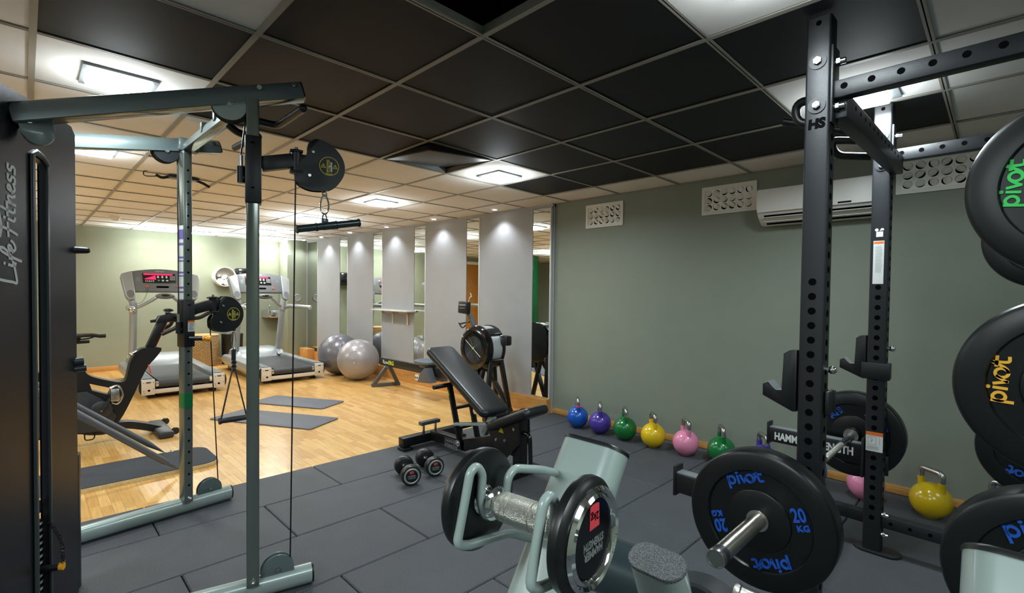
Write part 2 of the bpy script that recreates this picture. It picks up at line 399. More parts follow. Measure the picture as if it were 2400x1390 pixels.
for i in range(5):
    a, b = MIR[i + 1][1], MIR[i][0]
    zpoly(m, [(a, yp(a)), (b, yp(b)), (b, 4.15), (a, 4.15)], 0, 2.5)
zpoly(m, [(-10, yp(-10)), (-9.53, yp(-9.53)), (-9.53, 4.15), (-10, 4.15)], 0, 2.5)
struct('wall_panelled', m, M_['wallp'])
# skirting boards
m = MB(); zpoly(m, [(-9.55, yp(-9.55) - .045), (-3.42, yp(-3.42) - .045), (-3.42, 4.06), (-9.55, 4.06)], ZW, .15); struct('baseboard_panelled', m, M_['oak'])
m = MB(); m.box(((-3.42 + X1) / 2, Y1 - .007, .03), (X1 + 3.42, .014, .055), .003); struct('baseboard_right', m, M_['oak'])
m = MB(); m.box((X0 + .008, 1.7, .025), (.016, 3.6, .08), .003); m.box((X0 + .457, 3.7, .025), (.016, .4, .08), .003); struct('baseboard_far', m, M_['oak'])
m = MB(); m.box((-9.30, yp(-9.3) - .10, .1), (.36, .14, .22), .004); struct('trim_1', m, M_['oak'])

# door in the far wall (seen in the wall mirrors)
m = MB()
for y in (-1.47, -.55): m.box((X0 + .02, y, 1.03), (.06, .08, 2.1), .004)
m.box((X0 + .02, -1.01, 2.1), (.06, 1.0, .08), .004); dr = struct('door_1', m, M_['white'])
m = MB(); m.box((X0 + .015, -1.01, 1.02), (.04, .86, 2.07), .004); struct('door_leaf', m, M_['doorw'], dr)
m = MB(); m.cyl((X0 + .03, -.66, 1.0), (X0 + .09, -.66, 1.0), .012); m.cyl((X0 + .085, -.66, 1.0), (X0 + .085, -.78, 1.0), .01); struct('door_handle', m, M_['steel'], dr)
# green glazed column (seen in the mirrors)
m = MB(); pr = []
for i in range(64): t = 2 * PI * i / 64; r = .36 + .006 * abs(math.sin(t * 8)); pr.append((r * math.cos(t), r * math.sin(t)))
m.prism(pr, ZW, CEIL, T(-8.55, -1.4, 0)); o = struct('column', m, M_['col'])

# ------------------------------------------------------------------ ceiling: 600 mm lay-in tiles, black over the weights corner
GX, GY, S = -1.4063, 1.2309, .6
BLK = {(0, 0), (1, 0), (2, 0), (0, 1), (1, 1), (0, 2), (1, 2), (0, 3), (1, 3), (2, 3), (-1, 1), (-1, 2), (-1, 3), (-1, 0), (-2, 1), (-2, 3), (0, -1), (1, -1), (2, -1), (1, -2)}
NAVY = {(0, 2), (0, 1), (1, -1), (-1, 1), (-2, 1), (-1, 2)}
m = MB(); gr = MB()
for a in range(-6, 15):
    for b in range(-8, 5):
        xa, xb = GX - S * (a + 1), GX - S * a; ya, yb = GY + S * b, GY + S * (b + 1)
        xa, xb, ya, yb = max(xa, X0), min(xb, X1), max(ya, Y0), min(yb, Y1)
        if xb - xa < .02 or yb - ya < .02 or (a, b) in ((2, 1), (-1, -1)): continue
        m.mi = 0 if (a, b) not in BLK else (2 if (a, b) in NAVY else 1)
        dz = random.uniform(0, .004)
        m.box(((xa + xb) / 2, (ya + yb) / 2, CEIL + .010 + dz), (xb - xa - .012, yb - ya - .012, .012), .0015, seg=1)
struct('ceiling', m, [M_['tile_w'], M_['tile_b'], M_['tile_n']])
for a in range(-5, 15):
    x = GX - S * a
    if X0 < x < X1: gr.box((x, (Y0 + Y1) / 2, CEIL + .002), (.022, Y1 - Y0, .004)); gr.box((x, (Y0 + Y1) / 2, CEIL + .02), (.004, Y1 - Y0, .04))
for b in range(-7, 5):
    y = GY + S * b
    if Y0 < y < Y1: gr.box(((X0 + X1) / 2, y, CEIL + .0015), (X1 - X0, .022, .004)); gr.box(((X0 + X1) / 2, y, CEIL + .02), (X1 - X0, .004, .04))
gr.box(((X0 + X1) / 2, Y1 - .012, CEIL + .001), (X1 - X0, .024, .004))
struct('trim_2', gr, M_['grid'])
m = MB(); m.box(((X0 + X1) / 2, (Y0 + Y1) / 2, CEIL + .4), (X1 - X0 + .4, Y1 - Y0 + .6, .06)); struct('ceiling_void', m, M_['void'])
m = MB(); m.box((-2.80, 2.15, CEIL + .125), (.06, 1.3, .15), .004)
solo('ceiling_joist', m, M_['joist'], 'pale timber joist showing through the opened ceiling tile', 'joist')
d_ = V(.7071, .7071, 0); th = math.radians(6.5); q_ = V(.7071 * math.cos(th), -.7071 * math.cos(th), -math.sin(th))
F = frame((-2.906, 2.131, CEIL + .014), d_ + q_, d_ - q_); m = MB(); m.mi = 1; m.box((0, 0, 0), (.575, .575, .028), .002, F); m.mi = 0; m.box((0, 0, -.0145), (.535, .535, .004), .001, F)
solo('ceiling_tile', m, [M_['dark'], M_['void']], 'loose black ceiling tile hanging askew in its grid opening beside the lit ceiling light', 'ceiling tile')
m = MB(); m.box((-3.19, 2.2, CEIL + .03), (.003, .42, .05))
for i in range(16): m.cyl((-3.1895, 2.02 + .025 * i, CEIL + .035), (-3.186, 2.02 + .025 * i, CEIL + .035), .006, n=8)
solo('perforated_rail', m, M_['perf'], 'perforated steel hanger rail along the edge of the open ceiling tile', 'rail')

# recessed square LED lights, then added fill lamps
LED = [(-2.95, 2.78, 'square lit ceiling light among the black tiles beside the loose tile', 1),
       (-4.75, 2.73, 'second square ceiling light from the black tiles, above the rowing machine', 1),
       (-6.5, 2.70, 'square ceiling light just above the hanging chrome cable bar', 0),
       (-8.37, 2.74, 'ceiling light half hidden behind the near upright of the cable machine', 0),
       (-9.62, 3.33, 'ceiling light farthest into the corner, above the far treadmill', 0),
       (-9.5, 2.1, 'ceiling light by the far wall, just right of the far cable machine upright', 0),
       (-9.47, 1.45, 'leftmost ceiling light by the far wall, above the left treadmill', 0),
       (-2.93, .32, 'large bright square ceiling light above the grey top beam of the cable machine', 1),
       (-4.47, .34, 'bright ceiling light seen just below the near top beam beside the graphite shroud', 1),
       (-.49, 2.84, 'bright ceiling light behind the top of the power rack', 1),
       (-.506, 1.50, 'ceiling light cut by the top edge of the picture, left of the near rack upright', 1)]
for i, (x, y, lb, cool) in enumerate(LED):
    t = thing('ceiling_light', lb, 'ceiling light', (x, y, CEIL), 0, 'square ceiling lights')
    w = .135
    m = MB(); m.prism(rrect(.27, .27, .006), -.006, .004, T(0, 0, 0), holes=[rrect(.20, .24, .004)])
    part(t, 'frame', m, M_['tmd'])
    m = MB(); m.loft(rrect(.198, .238, .004), [(-.032, .012), (-.029, .008), (.004, 0)]); part(t, 'diffuser', m, M_['led'] if cool else M_['ledw'], 'glowing white diffuser')
    L = bpy.data.lights.new('led_or_fill_lamp', 'AREA'); L.shape = 'SQUARE'; L.size = .24; L.energy = (8 if y < 1 else 16) if cool else 12; L.spread = math.radians(165)
    L.energy *= .6 if i == 10 else 1
    L.color = (.86, .97, 1) if cool else (.97, .985, 1)
    o = bpy.data.objects.new('led_or_fill_lamp', L); COL.objects.link(o); o.location = (x, y, CEIL - .036)
    L = bpy.data.lights.new('uplight_fill', 'AREA'); L.shape = 'DISK'; L.size = .2 if cool else .5; L.energy = (1.0 if i == 10 else (1.6 if i == 9 or y < 1 else 3.2)) if cool else 9; L.color = (.88, .98, 1)  # added uplight below each fixture, only to brighten the ceiling
    o = bpy.data.objects.new('uplight_fill', L); COL.objects.link(o); o.location = (x, y, CEIL - (.16 if cool else .28)); o.rotation_euler = (PI, 0, 0)
for i, (x, y, e) in enumerate([(-.4, -1.5, 50), (1.2, .3, 30), (1.3, 2.6, 15), (-7.0, -.8, 45), (-2.9, -2.2, 35)]):  # added fill lamps out of view, without fixtures, to even the brightness
    L = bpy.data.lights.new('led_or_fill_lamp', 'AREA'); L.shape = 'SQUARE'; L.size = .8; L.energy = e; L.color = (.86, .97, 1)
    o = bpy.data.objects.new('led_or_fill_lamp', L); COL.objects.link(o); o.location = (x, y, CEIL - .02)
for x, y, e in ((-7.2, -.9, 16), (-5.0, -1.1, 16), (-3.0, -1.8, 10)):  # larger added uplights out of view, no fixtures, to lift the ceiling
    L = bpy.data.lights.new('uplight_fill', 'AREA'); L.shape = 'DISK'; L.size = .8; L.energy = e; L.color = (.9, .97, 1)
    o = bpy.data.objects.new('uplight_fill', L); COL.objects.link(o); o.location = (x, y, CEIL - .45); o.rotation_euler = (PI, 0, 0)
# spot downlights washing the panelled wall
SP = [(-4.14, 'nearest of the row of small wall-wash downlights, above the panel by the rowing flywheel'), (-5.29, 'second downlight of the row, above the panel left of the rowing machine monitor'),
      (-6.44, 'third downlight of the row, above the panel with the white shelf'), (-7.55, 'fourth downlight of the row, above the panel behind the gym balls'),
      (-8.6, 'fifth downlight of the row, above the panel left of the dark gym ball'), (-9.35, 'farthest downlight of the row, in the far corner')]
for x, lb in SP:
    y = yp(x) - .15
    t = thing('downlight', lb, 'downlight', (x, y, CEIL), 0, 'wall-wash downlights')
    m = MB(); m.lathe([(.045, .004), (.045, -.006), (.032, -.006), (.03, .003)], n=28); part(t, 'ring', m, M_['alu'])
    m = MB(); m.lathe([(0, -.003), (.03, -.003), (.03, .003), (0, .003)], n=24); part(t, 'lens', m, M_['led'], 'glowing lens')
    L = bpy.data.lights.new('spot_lamp', 'SPOT'); L.energy = 15; L.spot_size = math.radians(114); L.spot_blend = .75; L.shadow_soft_size = .02; L.color = (.86, .91, 1)
    o = bpy.data.objects.new('spot_lamp', L); COL.objects.link(o); o.location = (x, y, CEIL - .02); o.rotation_euler = (0, 0, 0)

# mirrors between the panels
ML = ['tall narrow wall mirror nearest the camera, at the end of the plain green wall', 'tall narrow wall mirror just behind the rowing machine monitor', 'tall narrow wall mirror at the right end of the white shelf',
      'tall narrow wall mirror at the left end of the white shelf, reflecting a treadmill', 'tall narrow wall mirror left of the gym balls', 'wall mirror in the far corner with a white edge strip']
for (a, b), lb in zip(MIR, ML):
    t = thing('wall_mirror', lb, 'mirror', ((a + b) / 2, yp((a + b) / 2), .15), 0, 'narrow wall mirrors')
    w = b - a
    m = MB(); zpoly(m, [(a + .002, yp(a) + .004), (b - .012, yp(b) + .004), (b - .012, yp(b) + .028), (a + .002, yp(a) + .028)], .152, 2.222); part(t, 'glass', m, M_['mirror'], 'mirror glass', True)
    m = MB(); m.box((b - .005, yp(b) + .008, 1.187), (.012, .03, 2.07), .002); part(t, 'edge_strip', m, M_['alu'], 'white aluminium edge strip', True)

# wall vents with 18 swivelling nozzles each
def vent(x, z, lb):
    t = thing('air_vent', lb, 'vent', (x, Y1, z), 0, 'wall air vents')
    m = MB(); F = frame((0, 0, 0), (1, 0, 0), (0, 0, 1))   # z axis -> -y
    m.prism(rrect(.435, .232, .004), 0, .012, F, holes=[rrect(.38, .178, .003)]); part(t, 'frame', m, M_['offw'])
    m = MB(); ho = [circ(.0255, 20, -.158 + .0632 * i, -.058 + .058 * j) for i in range(6) for j in range(3)]
    m.prism(rrect(.38, .178, .003), .002, .008, F, holes=ho); part(t, 'plate', m, M_['white'])
    m = MB(); m.box((0, 0, 0), (.375, .172, .002), 0, F @ T(0, 0, .001)); part(t, 'backing', m, M_['hole'], 'dark opening behind the nozzles')
    n0 = None
    for j in range(3):
        for i in range(6):
            a = random.choice([-.5, -.35, .2, .5, .7, 2.4, -1.2]); ti = random.uniform(.35, .75)
            mm = MB(); mm.lathe([(0, .006), (.012, .0045), (.0246, 0), (.0246, -.003), (0, -.003)], F @ T(-.158 + .0632 * i, -.058 + .058 * j, .006) @ R(a, 'Z') @ R(ti, 'X'), n=20)
            part(t, 'nozzle', mm, M_['offw'])
vent(-2.78, 2.071, 'white wall vent standing alone, leftmost of the three under the ceiling')
vent(-1.58, 2.078, 'white wall vent touching the left end of the air conditioner')
vent(-.285, 2.078, 'white wall vent behind the power rack, partly covered by the green-lettered plate')

# split air conditioner
t = thing('air_conditioner', 'white wall air conditioner mounted behind the near rack upright', 'air conditioner', (-.92, Y1, 1.95))
F = frame((-1.3, Y1, 1.95), (0, -1, 0), (0, 0, 1))   # local x out of wall, y up, z -> along +x?
prof = [(0, -.125), (.07, -.128), (.10, -.12), (.15, -.085), (.19, -.045), (.205, 0), (.205, .09), (.195, .125), (.16, .13), (0, .13)]
Fx = frame((-1.3, Y1, 1.95), (0, -1, 0), (0, 0, 1))
m = MB(); L_ = .76 if Fx.col[2][0] > 0 else -.76
m.prism(prof, 0, L_, Fx, bev=.008); part(t, 'casing', m, M_['white'], world=True)
m = MB(); m.prism([(.2055, -.043), (.2085, -.043), (.2085, .12), (.2055, .12)], L_ * .015, L_ * .985, Fx, bev=.001); part(t, 'front_panel', m, M_['white'], world=True)
m = MB(); m.prism([(.085, -.118), (.17, -.06), (.176, -.066), (.095, -.124)], L_ * .06, L_ * .97, Fx); part(t, 'outlet', m, M_['hole'], 'dark air outlet', True)
for k_ in range(2):
    m = MB(); a = .118 + .035 * k_; b = -.108 + .027 * k_
    m.prism([(a, b), (a + .026, b + .004), (a + .028, b - .001), (a + .002, b - .006)], L_ * .05, L_ * .975, Fx); part(t, 'louvre', m, M_['offw'], 'cream louvre blade', True)
m = MB(); m.prism([(.2086, -.036), (.2096, -.036), (.2096, -.024), (.2086, -.024)], L_ * .68, L_ * .78, Fx); part(t, 'display', m, M_['scr'], 'small dark display', True)

# sensors and fixtures on the ceiling
for x, y, lb in ((-8.39, .87, 'white smoke detector on the beige ceiling near the far wall, at the left'), (-6.1, 1.2, 'white smoke detector on the ceiling behind the far cable machine upright')):
    m = MB(); m.lathe([(0, -.05), (.03, -.05), (.045, -.035), (.05, -.015), (.06, -.01), (.06, .004), (0, .004)], T(x, y, CEIL)); solo('smoke_detector', m, M_['white'], lb, 'smoke detector', loc=(x, y, CEIL))
t = thing('ceiling_bracket', 'black cable bracket hanging from the beige ceiling behind the far upright', 'bracket', (-4.98, .97, CEIL))
m = MB(); m.box((0, 0, -.012), (.12, .22, .02), .005); m.tube(smooth([(0, -.1, -.015), (0, -.15, -.03), (0, -.19, -.012)]), .012, 8); m.tube(smooth([(0, .1, -.015), (0, .15, -.03), (0, .2, -.055)]), .012, 8); part(t, 'bracket', m, M_['black'])
m = MB(); m.tube(smooth([(0, -.16, -.02), (0, -.26, -.035), (0, -.27, 0), (.02, -.25, .004)], 6), .004, 6); part(t, 'wire', m, M_['black'])

# shelf, socket
xs0, xs1 = -7.12, -5.93
xc = -6.37; ys = yp(xc)
t = thing('wall_shelf', 'narrow white wall shelf on two brackets between two mirrors', 'shelf', (xc, ys, 1.0))
m = MB(); m.box((xc, ys - .085, 1.02), (.98, .17, .022), .004); part(t, 'board', m, M_['alu'], world=True)
for x in (xc - .12, xc + .28):
    m = MB(); m.prism([(0, 0), (.15, 0), (.15, -.012), (.02, -.05), (.012, -.19), (0, -.2)], -.012, .012, frame((x, ys, 1.009), (0, -1, 0), (0, 0, 1))); part(t, 'bracket', m, M_['offw'], world=True)
x = -5.79; t = thing('wall_socket', 'white double wall socket on the oak skirting behind the rower rail', 'socket', (x, yp(x) - .046, .09))
F = frame((x, yp(x) - .046, .09), (1, 0, 0), (0, 0, 1))
m = MB(); m.prism(rrect(.085, .085, .012), 0, .012, F, bev=.003); part(t, 'plate', m, M_['white'], world=True)
m = MB()
for s in (-.02, .02): m.cyl(F @ V(s, 0, .0121), F @ V(s, 0, .0126), .013, n=16)
part(t, 'socket_hole', m, M_['blackp'], 'dark socket openings', True)

# things on the far wall
t = thing('towel_holder', 'round white wall drum full of rolled towels above the wicker basket', 'towel holder', (X0 - .004, 2.55, 1.53))
m = MB(); pr = [(.175, 0), (.175, .2), (.167, .206), (.16, .2), (.16, .02), (0, .02)]; m.lathe([(0, 0)] + pr, frame((0, 0, 0), (0, 1, 0), (0, 0, 1)) , n=48); part(t, 'drum', m, M_['white'])
for yy, zz, r_ in ((-.075, -.085, .06), (.03, -.095, .058), (.1, -.04, .045), (-.01, .0, .05), (-.09, .025, .035)):
    m = MB(); sp = [(.02, r_ * (1 - k_ / 44) * math.cos(k_ * .38) + yy, r_ * (1 - k_ / 44) * math.sin(k_ * .38) + zz) for k_ in range(40)]
    m.cyl((.03, yy, zz), (.15, yy, zz), r_ * .96, r_ * .9, n=20)
    m.tube([(.15, b, c) for a, b, c in sp], .006, 6); part(t, 'rolled_towel', m, M_['towel'], 'rolled white towel')
t = thing('wall_speaker', 'black wall speaker above the far treadmill console', 'speaker', (X0, 2.9, 1.56))
m = MB(); m.box((.09, 0, 0), (.18, .3, .27), .012); part(t, 'cabinet', m, M_['blackp'])
m = MB(); m.box((.183, 0, .0), (.006, .27, .24), .003); part(t, 'grille', m, M_['blackg'], 'glossy black front')
t = thing('drinking_fountain', 'stainless steel wall drinking fountain behind the far treadmill', 'drinking fountain', (X0, 3.37, .86))
m = MB(); m.prism([(-.16, 0), (-.15, .2), (-.09, .28), (.09, .28), (.15, .2), (.16, 0)], -.08, .07, frame((0, 0, 0), (0, 1, 0), (1, 0, 0)) @ Matrix.Diagonal((1, 1, -1, 1)), bev=.01); part(t, 'basin', m, M_['chrome'])
m = MB(); m.cyl((.17, -.07, .07), (.17, -.07, .13), .012); m.ball((.17, -.07, .14), .02, 16, 10); part(t, 'spout', m, M_['chrome'])
m = MB(); m.cyl((.28, -.1, -.0), (.3, -.1, 0), .02, n=16); part(t, 'push_button', m, M_['steel'])
t = thing('valve_disc', 'pale round wall disc low on the corner pilaster', 'disc', (X0 + .446, 3.71, 1.16))
m = MB(); F = frame((0, 0, 0), (0, 1, 0), (0, 0, 1)); m.lathe([(0, .012), (.05, .012), (.058, .02), (.07, .016), (.075, 0), (0, 0)], F, n=36); part(t, 'disc', m, M_['wallp'])
t = thing('wicker_basket', 'tall round wicker basket on the floor between the treadmills', 'basket', (-9.72, 2.2, ZW))
m = MB(); rows = 26; n = 44; H = .52
for r in range(rows):
    z = .01 + H * r / rows; rad = .165 + .045 * math.sin(PI * .55 * (r / rows) + .3)
    pts = [((rad + .006 * (1 if (i + r) % 2 else -1)) * math.cos(2 * PI * i / n), (rad + .006 * (1 if (i + r) % 2 else -1)) * math.sin(2 * PI * i / n), z) for i in range(n)]
    m.tube(pts, .0105, 5, True)
m.lathe([(0, .01), (.15, .01), (.165, .02), (.2, .5)], n=32); part(t, 'woven_body', m, M_['willow'])
m = MB(); m.lathe([(0, .548), (.12, .546), (.2, .535), (.212, .525), (.205, .515), (0, .515)], n=40); m.torus(.205, .014, T(0, 0, .527)); part(t, 'lid', m, M_['willow'])
m = MB(); m.lathe([(0, 0), (.15, 0), (.16, .02), (.17, .5), (.178, .53), (.17, .535), (.155, .52), (0, .5)], n=36); solo('waste_bin', m, M_['blackp'], 'plain black waste bin on the floor right of the wicker basket', 'bin', loc=(-9.68, 2.62, ZW), world=False)

# ------------------------------------------------------------------ cable machine (dual pulley)
cm = thing('cable_machine', 'grey steel dual cable machine with two uprights and a tall graphite weight shroud', 'cable machine', (-2.75, .2, 0))
SX = -2.45
def cp(name, mb, mt, label=None, ang=35): return part(cm, name, mb, mt, label, True, ang)
# shroud: angled front panel with a slot
FS = frame((-2.355, -.0515, 0), (-.882, .472, 0), (0, 0, 1))     # local x runs away along the panel, y = world z, z = outward normal
def fs(t, z, n=0): return FS @ V(t, z, n)
out = [(-.10, 0), (.436, 0), (.436, 1.925), (.41, 1.952), (.25, 1.966), (-.10, 1.966)]
slot = [(.174 + .064 * u, v) for u, v in ((0, .08), (1, .08), (1, 1.73), (.85, 1.752), (.4, 1.765), (0, 1.765))]
m = MB(); m.holed(out, [slot], -.02, 0, FS); cp('front_shroud', m, M_['shroud'], 'graphite weight-stack shroud')
m = MB(); m.sweep([fs(a, b, .002) for a, b in [(.155, .08), (.155, 1.772), (.18, 1.784), (.215, 1.776), (.246, 1.755)]], [(-.006, -.004), (.003, -.013), (.007, -.008), (.008, .0), (.007, .008), (.003, .013), (-.006, .004)], up=FS.col[2].to_3d()); m.box((.244, .91, .002), (.012, 1.68, .008), .002, FS); cp('slot_trim', m, M_['shade'], 'dark rounded rim around the slot')
m = MB(); m.box((.264, .93, -.022), (.005, 1.74, .032), 0, FS); cp('inner_liner', m, M_['hole'], 'black inner liner of the slot')
m = MB(); m.cyl((-2.80, .122, 1.524), (-2.80, .122, 1.925), .036, n=24); m.ball((-2.80, .122, 1.925), .036, 20, 10, (1, 1, .5)); m.cyl((-2.80, .122, 1.475), (-2.80, .122, 1.52), .031); cp('upper_guard', m, M_['tmd'], 'grey rounded upper side guard')
m = MB(); m.cyl((-2.80, .112, 0), (-2.80, .112, .50), .055, n=28); m.cyl((-2.80, .112, .50), (-2.80, .112, .577), .056, n=28); cp('lower_guard', m, M_['shroud'], 'dark rounded lower side guard')
m = MB(); m.box((.43, 1.03, -.03), (.012, 1.0, .05), .004, FS); cp('side_rail', m, M_['shade'])
m = MB(); m.cyl((-2.74, .125, 1.448), (-2.74, .188, 1.449), .017, .013); m.ball((-2.74, .188, 1.449), .013, 12, 8); cp('lever_knob', m, M_['blackp'], 'small black lever knob at the shroud edge')
m = MB(); m.cyl((-2.74, .11, .979), (-2.74, .176, .984), .016, n=18); m.cyl((-2.74, .11, .948), (-2.74, .184, .953), .016, n=18); cp('bumper', m, M_['shade'], 'two stacked dark rubber bumpers at the shroud edge')
# script lettering reading upwards
ltr = [[(0, 1.35), (-.05, .9), (-.1, .3), (-.12, 0), (.35, .12), (.75, .3)],            # L
       [(.62, .62), (.58, .2), (.7, .1)], [(.66, .92), (.67, .96)],                        # i
       [(.8, -.35), (.95, .4), (1.15, 1.15), (1.3, 1.2), (1.25, .9), (1.0, .45), (.85, .4)], [(.88, .55), (1.2, .62)],   # f
       [(1.15, .3), (1.38, .45), (1.42, .62), (1.28, .62), (1.2, .3), (1.3, .1), (1.5, .2), (1.62, .42)],   # e
       [(1.75, 1.25), (2.15, 1.15), (2.65, 1.3)], [(2.15, 1.15), (2.05, .5), (1.9, -.05)], [(1.8, .62), (2.35, .68)],   # F
       [(2.5, .62), (2.45, .2), (2.58, .1)], [(2.54, .9), (2.55, .95)],
       [(2.95, 1.15), (2.82, .5), (2.82, .15), (2.95, .12)], [(2.65, .68), (3.2, .74)],  # t
       [(3.2, .62), (3.12, .08)], [(3.14, .3), (3.32, .6), (3.46, .6), (3.44, .3), (3.5, .1)],   # n
       [(3.62, .3), (3.86, .46), (3.9, .62), (3.76, .62), (3.66, .3), (3.78, .1), (4.0, .22)],   # e
       [(4.35, .62), (4.16, .62), (4.1, .45), (4.28, .3), (4.24, .1), (4.02, .1)],
       [(4.78, .62), (4.6, .62), (4.52, .45), (4.7, .3), (4.66, .1), (4.42, .1)]]
m = MB(); k_ = .082; F = FS @ frame((.070, 1.315, .0005), (0, 1, 0), (-1, 0, 0))
m.ribbon([[(x * k_, y * .064) for x, y in p] for p in ltr], .0095, 0, .0012, F); cp('lettering', m, M_['letter_w'], 'white handwritten brand lettering running up the shroud')
# weight stack in the slot
for i in range(14):
    m = MB(); m.box((.205, .06 + .0252 * i, -.075), (.105, .0235, .10), .002, FS)
    w = cp('weight_plate', m, M_['black'], 'black weight stack plate')
    m = MB(); m.box((.240, .06 + .0252 * i, -.0245), (.022, .009, .002), 0, FS); part(w, 'number_tag', m, M_['letter_w'], 'white number tag', True)
m = MB(); m.box((.205, .45, -.075), (.1, .05, .1), .01, FS); cp('stack_head', m, M_['shade'])
m = MB(); m.cyl(fs(.205, .48, -.075), fs(.205, 1.85, -.075), .004, n=8); cp('lift_cable', m, M_['blackp'], 'thin black lift cable')
for t_ in (.178, .235): m = MB(); m.cyl(fs(t_, .05, -.09), fs(t_, 1.85, -.09), .009, n=14); cp('guide_rod', m, M_['chrome'], 'chrome guide rod')
m = MB(); a_, b_ = fs(.205, .222, -.03), fs(.206, .226, .048); e_ = (b_ - a_).normalized(); m.cyl(a_, b_, .0125, n=18); pn = cp('selector_pin', m, M_['blackp'], 'black weight selector pin')
m = MB(); m.cyl(b_, b_ + e_ * .012, .0142, n=18); part(pn, 'pin_cap', m, M_['knob_y'], 'yellow pin cap', True)
m = MB(); q = []
P0, P1 = fs(.215, .40, .012), b_ + V(.01, .01, .016)
for i in range(220): t_ = i / 219; a = t_ * 2 * PI * 22; b = P0.lerp(P1, t_); q.append(b + V(.006 * math.cos(a), .006 * math.sin(a) + .014 * math.sin(PI * t_), 0))
m.tube(q, .0016, 5); part(pn, 'coiled_cord', m, M_['blackg'], 'black coiled safety cord', True)
# beams (rounded top, flat polished underside)
def dprof(w, h, n=18): return [(-h * .47 + h * math.sin(PI * i / n) ** .75, w / 2 * math.cos(PI * i / n)) for i in range(n + 1)]
NB = (V(-2.42, -.02, 1.888), V(-2.112, .838, 2.132)); FB = (V(-3.235, .1, 2.0), V(-3.345, .83, 2.145))
for (a, b), nm in ((NB, 'near'), (FB, 'far')):
    m = MB(); m.sweep([a, b], dprof(.07, .075), up=(0, 0, 1)); bm_ = cp('top_beam', m, M_['beam'])
    d = (b - a).normalized(); n_ = V(0, 0, 1) - d * d.z; n_.normalize(); s_ = d.cross(n_)
    m = MB(); c_ = (a + b) / 2 - n_ * .0355; L0 = (b - a).length
    m.bar(a - n_ * .0355, b - n_ * .0355 - d * .002, .062, .004, up=n_, bev=.001); part(bm_, 'underside', m, M_['post'], 'polished flat underside', True)
    m = MB(); m.sweep([b, b + d * .006], [(x_ * .97, y_ * .97) for x_, y_ in dprof(.07, .075)], up=(0, 0, 1)); part(bm_, 'end_cap', m, M_['blackp'], 'black end cap', True)
    for u in (.03, .16) if nm == 'near' else (.035,):
        m = MB(); sd = 1 if s_.x > 0 else -1; c_ = b - d * u + n_ * .015; m.cyl(c_ + s_ * sd * .03, c_ + s_ * sd * .042, .0095, n=18); m.cyl(c_ + s_ * sd * .042, c_ + s_ * sd * .046, .0055, n=6); part(bm_, 'bolt', m, M_['bolt'], 'shiny bolt', True)
m = MB(); m.sweep([V(-3.315, .66, 2.1), V(-2.16, .665, 2.08)], dprof(.055, .06), up=(0, 0, 1)); cb = cp('cross_beam', m, M_['beam'])
m = MB(); m.bar(V(-3.315, .66, 2.072), V(-2.16, .665, 2.052), .05, .004, bev=.001); part(cb, 'underside', m, M_['post'], 'polished flat underside', True)
m = MB(); m.box((-3.3, .665, 2.105), (.09, .1, .075), .01); part(cb, 'clamp', m, M_['beam'], world=True)
# uprights
DN = V(.30, .954, 0); DF = V(-.30, .954, 0)
PN = V(-2.165, .662, 0); PF = V(-3.285, .650, 0)
def post(P, D, w, dep, z0, z1, holes=False):
    S_ = V(D.y, -D.x, 0)
    F = frame(P, D, S_)          # x along foot, y sideways, z = D x S = -z
    m = MB(); zz = (lambda z: z) if F.col[2][2] > 0 else (lambda z: -z)
    m.prism(rrect(w, dep, .006, 3), zz(z0), zz(z1), F)
    if holes:
        m.mi = 1
        for i in range(31):
            z = .17 + .064 * i
            if .96 < z < 1.23 or z > 2.02: continue
            c_ = P + S_ * (dep / 2 - .0002) + V(0, 0, z); m.cyl(c_, c_ + S_ * .0008, .0062, n=12)
    p = cp('upright', m, [M_['post'], M_['hole']], 'polished square steel upright')
    return p, F, S_
un, FN, SN = post(PN, DN, .047, .056, .07, 2.06)
uf, FF, SF = post(PF, DF, .047, .058, .07, 2.08, True)
# sticker strip on the left face of the far upright, green tape lower down
L_f = PF - DF * .0238
m = MB(); F = frame(L_f, SF, (0, 0, 1)); m.box((0, 1.43, 0), (.048, .44, .001), 0, F); stk = part(uf, 'height_sticker', m, M_['letter_w'], 'white sticker strip with purple bars', True)
m = MB()
for z, h in ((1.60, .055), (1.545, .015), (1.47, .011), (1.45, .008), (1.385, .011), (1.366, .008), (1.30, .012), (1.275, .01), (1.225, .02)): m.box((0, z, 0), (.048, h, .0016), 0, F)
part(stk, 'bar', m, M_['purple_s'], 'purple bars of the sticker', True)
m = MB(); zz = 1 if FF.col[2][2] > 0 else -1
m.prism(rrect(.0486, .0596, .006, 3), zz * .615, zz * .70, FF); part(uf, 'tape_wrap', m, M_['tape'], 'green tape wrapped round the upright', True)
